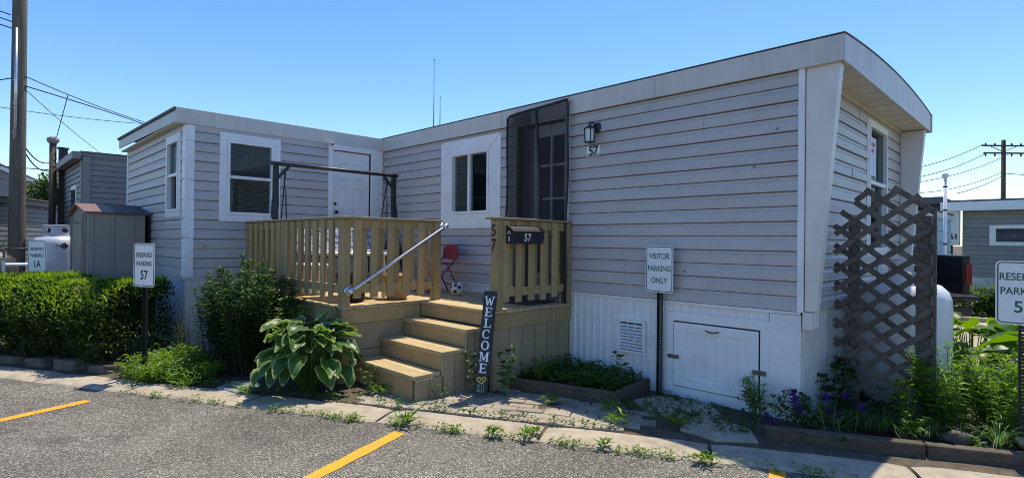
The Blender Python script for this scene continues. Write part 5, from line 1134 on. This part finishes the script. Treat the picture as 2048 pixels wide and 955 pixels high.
# clipped yew hedge
hg = thing('clipped_hedge', 'clipped dark green yew hedge along the kerb at the left', 'hedge', K(-5, .95))
T0, T1, HS0, HS1, HZ = -9.2, -3.80, .42, 1.32, .94
def hedge_pt(n):
    out = []; nor = []
    L, D, H = T1-T0, HS1-HS0, HZ-.12
    areas = np.array([L*H, L*D, D*H, L*H*.35]); areas = areas/areas.sum()
    pick = RNG.choice(4, n, p=areas)
    u = RNG.random(n); v = RNG.random(n); t = np.empty(n); s = np.empty(n); z = np.empty(n); N = np.zeros((n, 3))
    for f in range(4):
        m = pick == f
        if f == 0: t[m] = T0+L*u[m]; z[m] = .12+H*v[m]**.85; s[m] = HS0; N[m] = [0, -1, .15]
        if f == 1: t[m] = T0+L*u[m]; s[m] = HS0+.38+(D-.38)*v[m]; z[m] = HZ; N[m] = [0, 0, 1]
        if f == 2: t[m] = T1; s[m] = HS0+D*u[m]; z[m] = .15+(HZ-.15)*v[m]; N[m] = [1, 0, .1]
        if f == 3: t[m] = T0+L*u[m]; z[m] = .3+(H-.24)*v[m]; s[m] = HS1; N[m] = [0, 1, .1]
    # rounded shoulders and lumps
    bulge = .05*np.sin(t*3.1)+.04*np.sin(t*7.7+z*4)+.03*np.sin(z*9+t*2)+.03*np.sin(t*17+z*13)
    dz = np.where(pick == 1, 0, np.maximum(z-(HZ-.42), 0)); s = s+np.where(pick == 0, dz**1.5*1.5-bulge+.10*np.maximum(.45-z, 0), 0)
    t = t-np.where(pick == 2, dz**1.5*1.5-bulge*.8+.25*np.maximum(.5-z, 0), 0); z = z+np.where(pick == 1, bulge*.55-.05*np.clip(1-(s-HS0)/.12, 0, 1)-.05*np.clip(1-(T1-t)/.15, 0, 1), 0)
    return t, s, z, N
n = 70000; t, s, z, N = hedge_pt(n); dep_ = RNG.random(n)**1.5*.16; t -= N[:, 0]*dep_; s -= N[:, 1]*dep_; z -= N[:, 2]*dep_
# sprays: clusters of needles share a direction
kd, kn = np.array(KD), np.array(KN)
P = np.array(KP)[None]+t[:, None]*kd+s[:, None]*kn; P[:, 2] = z
Nw = N[:, :1]*kd+N[:, 1:2]*kn; Nw[:, 2] = N[:, 2]
D = Nw*.75+RNG.normal(0, .75, (n, 3))+np.array([0, 0, .3])
keep = (np.sin(P[:, 0]*9+P[:, 2]*11)+np.sin(P[:, 1]*13-P[:, 2]*7)+RNG.normal(0, 1, n) > -1.55)
P, D = P[keep], D[keep]; n = len(P)
V, F = leaves_np(P, D, RNG.uniform(.035, .075, n), RNG.uniform(.012, .022, n), .2, .15)
build_np('foliage', V, F, M['hedge'], hg)
# longer new shoots on the top
n = 15000; tt_ = RNG.uniform(T0, T1-.06, n); q_ = RNG.random(n); top_ = q_ > .45; dzq = RNG.random(n)**.8*.42
sq = np.where(top_, RNG.uniform(HS0+.36, HS1, n), HS0+dzq**1.5*1.5-.02); zq = np.where(top_, HZ-.03+RNG.random(n)*.04, HZ-.42+dzq)
kp_ = np.where(top_, True, RNG.random(n) < (dzq/.42)**1.3); tt_, sq, zq = tt_[kp_], sq[kp_], zq[kp_]; n = len(tt_)
zq = zq+.03*np.sin(tt_*3.1)+.02*np.sin(tt_*9)
P = np.array(KP)[None]+tt_[:, None]*kd+sq[:, None]*kn; P[:, 2] = zq
D = RNG.normal(0, .5, (n, 3))+np.array([0, 0, .8])-kn*.25; V, F = leaves_np(P, D, RNG.uniform(.04, .085, n), .018, .2, .1); build_np('new_shoots', V, F, leaf_mat('yew_shoots', [(.11, .21, .022), (.17, .28, .032), (.23, .33, .045)], .4), hg)
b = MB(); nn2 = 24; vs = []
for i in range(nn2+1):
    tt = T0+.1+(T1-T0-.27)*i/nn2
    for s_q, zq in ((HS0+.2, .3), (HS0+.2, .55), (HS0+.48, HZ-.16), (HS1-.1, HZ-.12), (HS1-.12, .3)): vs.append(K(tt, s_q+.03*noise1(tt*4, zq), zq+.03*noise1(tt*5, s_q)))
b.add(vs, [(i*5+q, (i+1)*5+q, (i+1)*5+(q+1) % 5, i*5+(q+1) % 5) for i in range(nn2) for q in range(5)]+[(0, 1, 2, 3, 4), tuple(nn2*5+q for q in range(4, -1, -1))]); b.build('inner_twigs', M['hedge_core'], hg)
b = MB()
for i in range(16):
    tt = T0+.2+(T1-T0-.4)*i/15; p = K(tt, .85+jit(.1), 0)
    for k in range(3): b.tube([p+Vector((jit(.03), jit(.03), 0)), p+Vector((jit(.15), jit(.12), .25)), p+Vector((jit(.25), jit(.2), .55))], [.018, .013, .008], 5)
b.build('trunks', M['stem_dark'], hg)
# dark leafy shrub at the deck corner
stems_plant('leafy_shrub', 'dense dark green leafy shrub before the deck railing, with pale shoot tips', 'shrub', (-6.45, 2.27, .04), 190, .66, .38, 1.27, 'shrubleaf', .10, .028, 'stem_dark', .034, .12, .22, 3)
stems_plant('leafy_shrub', 'feathery shoots rising left of the dark shrub against the pale skirting', 'shrub', (-7.0, 2.05, .04), 22, .26, .2, .98, 'shrubleaf', .075, .02, 'stem_dark', .034, .2, .2, 3)
stems_plant('leafy_shrub', 'slender leafy shoots between the dark shrub and the variegated hosta', 'shrub', (-5.78, 2.52, .04), 14, .2, .15, .95, 'lilyleaf', .09, .018, 'stem', .034, .3, .2, 3)
# variegated hosta
def hosta(name, label, c, n, R0, H, LL, WW, gm, em, seed=1, spread=1.0):
    rn = random.Random(seed); t = thing(name, label, 'hosta', c); c = Vector(c); mb = MB(); pe = MB(); NL, NA = 9, 6
    for i in range(n):
        f = i/n; az = i*2.399+rn.uniform(-.3, .3); rr = R0*(.25+.75*f**.7)*spread; zc = H*(1-.62*f**1.3)*rn.uniform(.88, 1.08); 
        b0 = c+Vector((.25*rr*math.cos(az), .25*rr*math.sin(az), .05)); p0 = c+Vector((rr*.62*math.cos(az), rr*.62*math.sin(az), zc))
        pe.tube([c+Vector((.05*math.cos(az), .05*math.sin(az), 0)), b0.lerp(p0, .6)+Vector((0, 0, .05)), p0], [.006, .005, .004], 4, cap=False)
        L = LL*rn.uniform(.6, 1.15); Wd = WW*L/LL*rn.uniform(.85, 1.12); az2 = az+rn.uniform(-.35, .35); el = .5-.85*f+rn.uniform(-.35, .3); curl = rn.uniform(.5, 1.35)
        fw_ = Vector((math.cos(az2), math.sin(az2), 0)); sdv = Vector((-fw_.y, fw_.x, 0)); roll = rn.uniform(-.55, .55); pos = p0.copy(); vs = []
        for a in range(NL):
            u = a/(NL-1); ang = el-curl*u*u*1.1; dirv = fw_*math.cos(ang)+Vector((0, 0, 1))*math.sin(ang)
            if a: pos = pos+dirv*(L/(NL-1))
            nv = Vector((0, 0, 1))*math.cos(ang)-fw_*math.sin(ang); w = Wd*.5*max(.0, math.sin(math.pi*min(1, (u*.97+.06))**.72))**.75*(1 if u < .98 else .15); 
            s2 = sdv*math.cos(roll)+nv*math.sin(roll); n2 = nv*math.cos(roll)-sdv*math.sin(roll)
            for q in range(NA+1):
                v = -1+2*q/NA; v = math.copysign(abs(v)**.5 if abs(v) < 1 else 1, v) if abs(v) > 1e-6 else 0
                cup = .16*Wd*abs(v)**1.5+.010*math.cos(v*14)*(1-abs(v))+(.012*math.sin(u*13+i+v*2) if abs(v) > .8 else 0)
                vs.append(pos+s2*(w*v)+n2*cup)
        fs = []; k = NA+1
        bidx = len(mb.v); mb.v += [tuple(v) for v in vs]
        for a in range(NL-1):
            for q in range(NA):
                edge = q in (0, NA-1) or a == NL-2
                mb.f.append((bidx+a*k+q, bidx+(a+1)*k+q, bidx+(a+1)*k+q+1, bidx+a*k+q+1)); mb.m.append(1 if edge else 0); mb.sm.append(True)
    mb.build('leaves', [M[gm], M[em]], t); pe.build('stalks', M['hosta_plain'], t); return t
hosta('variegated_hosta', 'big hosta with cream edged leaves in front of the deck corner', (-5.22, 2.42, .03), 92, .60, .60, .25, .17, 'hosta', 'hosta_edge', 3)
# low weeds: stuff
def ground_cover(name, pts, m, ll, lw, per=6, hmax=.1, kind='stuff'):
    lf = Leafy()
    for x, y, z, h in pts:
        for k in range(per):
            a = random.uniform(0, 6.3); lf.add((x+jit(.03), y+jit(.03), z+random.random()*h), (math.cos(a), math.sin(a), random.uniform(-.1, .9)), ll*random.uniform(.6, 1.2), lw*random.uniform(.7, 1.2))
    o = lf.build(name, M[m]); 
    return tag(o, kind=kind)
def in_poly(x, y, P):
    c = False
    for i in range(len(P)):
        (x0, y0), (x1, y1) = P[i], P[i-1]
        if (y0 > y) != (y1 > y) and x < (x1-x0)*(y-y0)/(y1-y0)+x0: c = not c
    return c
def scatter(P, n, h, z=.03):
    xs_ = [p[0] for p in P]; ys_2 = [p[1] for p in P]; out = []
    while len(out) < n:
        x, y = random.uniform(min(xs_), max(xs_)), random.uniform(min(ys_2), max(ys_2))
        if in_poly(x, y, P): out.append((x, y, z, h*(.4+.6*abs(noise1(x*5, y*4)))))
    return out
ground_cover('ground_cover', scatter([(-6.95, 1.15), (-6.5, 1.22), (-6.02, 1.72), (-6.3, 2.0), (-7.5, 1.98), (-7.6, 1.6)], 620, .24), 'weed', .07, .022, 7)
ground_cover('planter_cover', scatter([(-3.85, 3.95), (-2.93, 4.24), (-2.98, 4.8), (-3.88, 4.8)], 420, .17, .10), 'weed_dark', .05, .03, 7)
cr = []
for i in range(330):
    tt = random.uniform(-2.9, 3.2); d_ = abs(noise1(tt*2.3, 3))
    if random.random() < d_*1.5: cr.append((*K(tt, -.015+jit(.03))[:2], .0, .035+.03*d_))
ground_cover('kerb_weeds', cr, 'weed', .045, .012, 5)
cr = [( *K(random.uniform(-2.7, 1.6), .35+abs(jit(.05)))[:2], .03, .05) for i in range(110)]
ground_cover('path_edge_weeds', cr, 'weed_dark', .04, .02, 5)
ground_cover('shade_weeds', scatter([(-2.9, 3.95), (-2.2, 4.0), (-1.7, 4.25), (-1.75, 4.82), (-2.75, 4.8)], 130, .05), 'weed_dark', .045, .022, 5)
ground_cover('bed_cover', scatter([(-1.5, 4.75), (-.2, 5.25), (.5, 5.6), (.6, 7.4), (-.7, 7.4), (-1.35, 5.4)], 420, .14), 'weed_dark', .07, .03, 6)
ground_cover('leaf_litter', [( *K(random.uniform(-3.2, 2.2), random.uniform(.36, .6))[:2], .045, .005) for i in range(90)]+[(*K(random.uniform(-3, 2), jit(.03))[:2], .012, .006) for i in range(160)], 'dry', .03, .012, 1)
def weed(p, r, h, n, label, m='weed', lw=.022, z=.03, group=None, up=.6):
    lf = Leafy()
    for i in range(n):
        a = i*2.4+jit(.3); f = random.random(); lf.add((p[0]+jit(r*.4), p[1]+jit(r*.4), z+h*f*.35), (math.cos(a), math.sin(a), .15+random.random()*1.0), r*random.uniform(.35, 1.1), lw*random.uniform(.45, 1.2))
    o = lf.build('weed_tuft', M[m], None, .15, random.uniform(.2, .5)); return tag(o, label, 'weed', group)
GW = 'weeds growing in the paving joints'
for p, r, h, n, lb in (((-3.74, 2.53), .13, .08, 46, 'weed tuft at the kerb joint by the end of the middle yellow line'), ((-3.05, 2.86), .10, .1, 34, 'left one of two rosette weeds on the kerb edge below the brick path'), ((-2.84, 3.0), .10, .09, 34, 'right one of two rosette weeds on the kerb edge below the brick path'),
    ((-2.86, 3.13), .07, .07, 22, 'small grassy weed on the kerb top in front of the bricks'), ((-2.34, 3.27), .09, .07, 28, 'low weed at the joint between two kerb slabs right of the path'), ((-1.72, 3.56), .10, .06, 40, 'pale weed on the kerb edge just left of the right yellow line'),
    ((-3.28, 3.78), .12, .12, 30, 'bright weed at the left end of the planter board'), ((-2.78, 3.98), .14, .14, 38, 'leafy weed at the right corner of the planter board'), ((-2.52, 3.72), .13, .2, 46, 'yellowish weed on the path in the sun right of the bricks'), ((-6.1, 1.55), .15, .1, 46, 'spiky dandelion like weed on the kerb below the bright ground cover'),
    ((-5.46, 1.92), .12, .08, 40, 'weed clump between the blue flagstone and the hosta'), ((-4.62, 2.82), .13, .13, 40, 'mossy light green weed at the foot of the bottom step'), ((-2.2, 4.05), .14, .12, 34, 'weed in the sun edge between two broken slabs')):
    weed(p, r, h, n, lb, group=GW)
stems_plant('tall_weed', 'tall dark weed growing right of the WELCOME board', 'weed', (-3.75, 3.63, .03), 6, .10, .08, .52, 'weed_dark', .085, .045, per=2, node=.06, start=.2)
stems_plant('tall_weed', 'dark weed growing in the gap left of the WELCOME board', 'weed', (-4.03, 3.52, .03), 5, .06, .1, .5, 'shrubleaf', .07, .04, per=2, node=.06, start=.2)
stems_plant('tall_weed', 'leafy weed by the bottom step at its shaded left corner', 'weed', (-4.75, 2.80, .03), 5, .12, .05, .28, 'weed_dark', .06, .035, per=2, node=.05, start=.2)
stems_plant('tall_weed', 'single upright weed in the planter below the vent', 'weed', (-3.0, 4.52, .15), 2, .04, .04, .36, 'weed_dark', .09, .035, per=2, node=.07, start=.3)
stems_plant('tall_weed', 'bright bushy weed in the left end of the planter', 'weed', (-3.7, 4.05, .13), 7, .12, .08, .24, 'weed', .06, .034, per=2, node=.05, start=.2)
stems_plant('tall_weed', 'weed seedlings at the stair side wall', 'weed', (-4.06, 3.12, .03), 5, .05, .14, .16, 'weed_dark', .04, .022, per=2, node=.04, start=.2)
for i in range(1):
    b = MB(); lf = Leafy()
    for k in range(26):
        x, y = -7.75+random.uniform(-.25, .35), 1.93+jit(.07); hh = random.uniform(.3, .62); lean = jit(.12); b.tube([(x, y, .03), (x+lean*.4, y-.02, hh*.6), (x+lean, y-.05, hh)], [.004, .003, .0015], 4)
        for w in range(3): lf.add((x+lean*.5, y-.02, hh*random.uniform(.1, .6)), (jit(1), jit(1), 1.2), random.uniform(.15, .3), .008)
    t = thing('tall_grass', 'tall seeding grass by the corner of the extension skirting', 'grass tuft', (-7.7, 1.93, .03)); b.build('stalks', M['stem_dark'], t); lf.build('blades', M['blade'], t)
# lilies and purple clematis below the end trim
stems_plant('lily', 'lily stems with whorled narrow leaves before the corner of the white skirting', 'lily', (-1.80, 4.72, .03), 8, .16, .10, .44, 'lilyleaf', .085, .015, node=.022, start=.2, per=3, lean=.15)
cle = thing('clematis', 'sprawling clematis with deep purple flowers in the shade of the home', 'flowering plant', (-1.45, 4.72, .03))
lf = Leafy(); vn_ = MB()
for k in range(34):
    x, y = -1.45+random.gauss(0, .2), 4.72+random.gauss(0, .1)+.35*random.gauss(0, .2); pts = [Vector((-1.4+jit(.2), 4.8+jit(.1), .05)), Vector((x, y, .18+random.random()*.14)), Vector((x+jit(.14), y-.08+jit(.08), .03+random.random()*.14))]
    vn_.tube([pts[0].lerp(pts[1], q/3) if q < 3 else pts[1].lerp(pts[2], (q-3)/3) for q in range(7)], .0025, 4, cap=False)
    for w in range(9): p = pts[1].lerp(pts[2 if w % 2 else 0], random.random()); lf.add(p, (jit(1), jit(1), .3+jit(.4)), random.uniform(.04, .07), .03)
lf.build('leaves', M['shrubleaf'], cle); vn_.build('vines', M['stem'], cle)
for x, y, z in ((-1.66, 4.5, .12), (-1.60, 4.46, .10), (-1.50, 4.62, .26), (-1.46, 4.6, .20), (-1.53, 4.66, .31), (-1.30, 4.74, .30), (-1.24, 4.72, .19), (-1.29, 4.7, .22), (-1.1, 4.86, .24), (-1.2, 4.84, .32)):
    fl = Leafy()
    for q in range(6): a = q*math.pi/3+jit(.2); fl.add((x, y, z), (math.cos(a)*.8+.2, math.sin(a)*.5-.5, math.sin(a)*.7+.3), .052, .04)
    fl.build('flower', M['clematis'], cle, .05, .1)
def grass(label, c, n, h, sp, dirx=0, m='blade'):
    mb = MB()
    for i in range(n):
        a = random.uniform(0, 6.3); L = h*random.uniform(.6, 1.1); out = sp*random.uniform(.4, 1.1); d = Vector((math.cos(a)+dirx, math.sin(a)-.3, 0)).normalized(); sdv = Vector((-d.y, d.x, 0))*.0035; vs = []
        for k in range(7):
            u = k/6; p = Vector(c)+d*(out*u**1.4)+Vector((0, 0, L*(u*1.25-.55*u**2.6)-.35*L*u**4)); w = 1-u**2; vs += [p-sdv*w, p+sdv*w]
        mb.add(vs, [(2*k, 2*k+1, 2*k+3, 2*k+2) for k in range(6)], 0, True)
    return tag(mb.build('grass_tuft', M[m]), label, 'grass tuft')
grass('arching grass tuft spilling over the timber right of the purple flowers', (-1.0, 5.0, .03), 60, .3, .36)
grass('fine grass tuft standing before the loose glass sheet', (-1.08, 4.96, .03), 40, .26, .2, -.3)
# leafy bed on the right
grass('loose grass tuft hanging over the timber beside the brown rock', (-.72, 5.08, .04), 46, .24, .26)
grass('long grass tuft hanging over the timber near the post of sign 59', (-.34, 5.2, .04), 50, .3, .28)
stems_plant('lily', 'tall lily stems massed in front of the lattice edge strip', 'lily', (-.66, 5.55, .03), 26, .2, .24, .74, 'lilyleaf', .115, .021, node=.024, start=.12, per=3, lean=.12)
stems_plant('lily', 'lily stems in the middle of the sunny bed', 'lily', (-.42, 5.9, .03), 30, .26, .3, .66, 'lilyleaf', .11, .021, node=.024, start=.12, per=3, lean=.12)
stems_plant('lily', 'short lily stems beside the post of sign 59', 'lily', (-.30, 5.52, .03), 10, .13, .1, .5, 'lilyleaf', .08, .017, node=.024, start=.12, per=3, lean=.12)
stems_plant('leafy_plant', 'broad leaved plant at the trellis foot with one pale leaf spray', 'plant', (-.88, 5.22, .03), 7, .1, .07, .42, 'weed', .095, .04, node=.07, start=.35, per=2)
stems_plant('leafy_plant', 'low yellow green plant on the timber below the trellis', 'plant', (-.86, 5.0, .05), 9, .12, .07, .2, 'weed', .06, .04, node=.04, start=.3, per=2)
stems_plant('lily', 'lily stems behind the gas tank in the back of the bed', 'lily', (-.5, 7.2, 0), 12, .4, .5, .7, 'lilyleaf', .10, .02, node=.03, start=.15, per=3)
stems_plant('dark_vine', 'dark leafy weed in the corner between the skirting and the trellis', 'weed', (-1.4, 5.3, .03), 8, .07, .16, .5, 'shrubleaf', .10, .07, per=2, node=.07, start=.2)
hosta('plain_hosta', 'large yellow green hosta at the back of the bed by the road', (-.75, 8.0, -.05), 70, .9, .70, .34, .23, 'hosta_plain', 'hosta_plain', 9)
hosta('plain_hosta', 'broad leaved hosta right of the post of sign 59', (-.1, 7.2, -.03), 50, .65, .66, .30, .2, 'hosta_plain', 'hosta_plain', 12)
ir = thing('iris', 'sword leaved iris clump left of the post of sign 59', 'iris', (-.36, 6.3, .02)); mb = MB()
for i in range(34):
    a = random.uniform(0, 6.3); L = random.uniform(.4, .72); d = Vector((math.cos(a), math.sin(a), 0)); sdv = Vector((-d.y, d.x, 0))*random.uniform(.012, .02); o = Vector((-.3+jit(.16), 6.25+jit(.2), .02)); ou = random.uniform(.05, .3); vs = []
    for k in range(6): u = k/5; p = o+d*(ou*u*u)+Vector((0, 0, L*(u-.25*u**3*(ou*4)))); w = (1-u**3)*.95+.05; vs += [p-sdv*w, p+sdv*w]
    mb.add(vs, [(2*k, 2*k+1, 2*k+3, 2*k+2) for k in range(5)], 0, True)
mb.build('leaves', M['hosta_plain'], ir)
def crown(name, label, cat, c, r, n, m, ll, lw, trunk=None, lumps=7, group=None):
    t = thing(name, label, cat, (c[0], c[1], trunk if trunk is not None else c[2]-r[2]), group); rn = random.Random(int(abs(c[0]*100+c[1]*10)))
    L = [(rn.uniform(-.6, .6), rn.uniform(-.6, .6), rn.uniform(-.55, .6), rn.uniform(.35, .6)) for _ in range(lumps)]
    k = RNG.integers(0, lumps, n); La = np.array(L)[k]; d = unit(RNG.normal(0, 1, (n, 3))); rad = La[:, 3:4]*RNG.random((n, 1))**.4
    P = (La[:, :3]+d*rad)*np.array(r)+np.array(c); D = d+RNG.normal(0, .7, (n, 3)); V, F = leaves_np(P, D, ll*RNG.uniform(.6, 1.2, n), lw*RNG.uniform(.7, 1.2, n)); build_np('crown', V, F, M[m], t)
    if trunk is not None:
        b = MB(); b.tube([(c[0], c[1], trunk), (c[0]+.05, c[1], (trunk+c[2])/2), (c[0], c[1], c[2]+r[2]*.5)], [.12, .09, .04], 8)
        for q in range(5): a = q*1.3; b.tube([(c[0], c[1], c[2]-r[2]*.4+q*.1*r[2]), (c[0]+math.cos(a)*r[0]*.6, c[1]+math.sin(a)*r[1]*.6, c[2]+r[2]*.2)], [.05, .015], 5)
        b.build('trunk', M['bark'], t)
    return t
crown('small_tree', 'sunlit small tree between the slate house and the taupe house', 'tree', (-23.9, 2.75, 2.0), (.75, .75, 1.5), 5000, 'tree', .14, .08, 0)
crown('small_tree', 'distant green treetop between the far gabled house and the masts', 'tree', (-46, 4.6, 4.2), (1.8, 1.8, 1.4), 3000, 'tree', .3, .18, 0)
crown('bush', 'sunlit round bush on the lawn in front of house 61', 'bush', (-1.3, 17.6, .15), (.9, .7, .5), 6000, 'tree', .09, .05, -.2)
crown('bush', 'second low bush by the house 61 skirting, near sign 59', 'bush', (.1, 18.6, .1), (.8, .7, .45), 5000, 'tree', .09, .05, -.2)
crown('bush', 'dark bush between the slate house wall and the gas tank', 'bush', (-18.6, 2.2, 1.0), (.8, .6, 1.0), 5000, 'shrubleaf', .1, .06, 0)
# lawn blades
pts = [(random.uniform(-3, 6), random.uniform(16.4, 24), -.2, .05) for i in range(2500)]
ground_cover('lawn_grass', pts, 'tree', .12, .02, 4)

# the far side of the lot, behind the camera: seen only in the window panes
oh = simple_house('opposite_house', 'long pale mobile home across the parking lot, reflected in the window glass', -50, -33, -17, -4, 0, 2.7, 2.95, M['siding_taupe'], cat='mobile home')
for i, (x, y, hh) in enumerate(((-36, -22, 5), (-28, -27, 4.6), (-20, -30, 5))):
    crown('opposite_tree', ['tree at the corner of the opposite home', 'third tree of the row across the lot', 'last tree of the row across the lot'][i], 'tree', (x, y, hh), (3.2, 3.2, 2.8), 5000, 'tree', .5, .3, 0, group='trees across the parking lot')
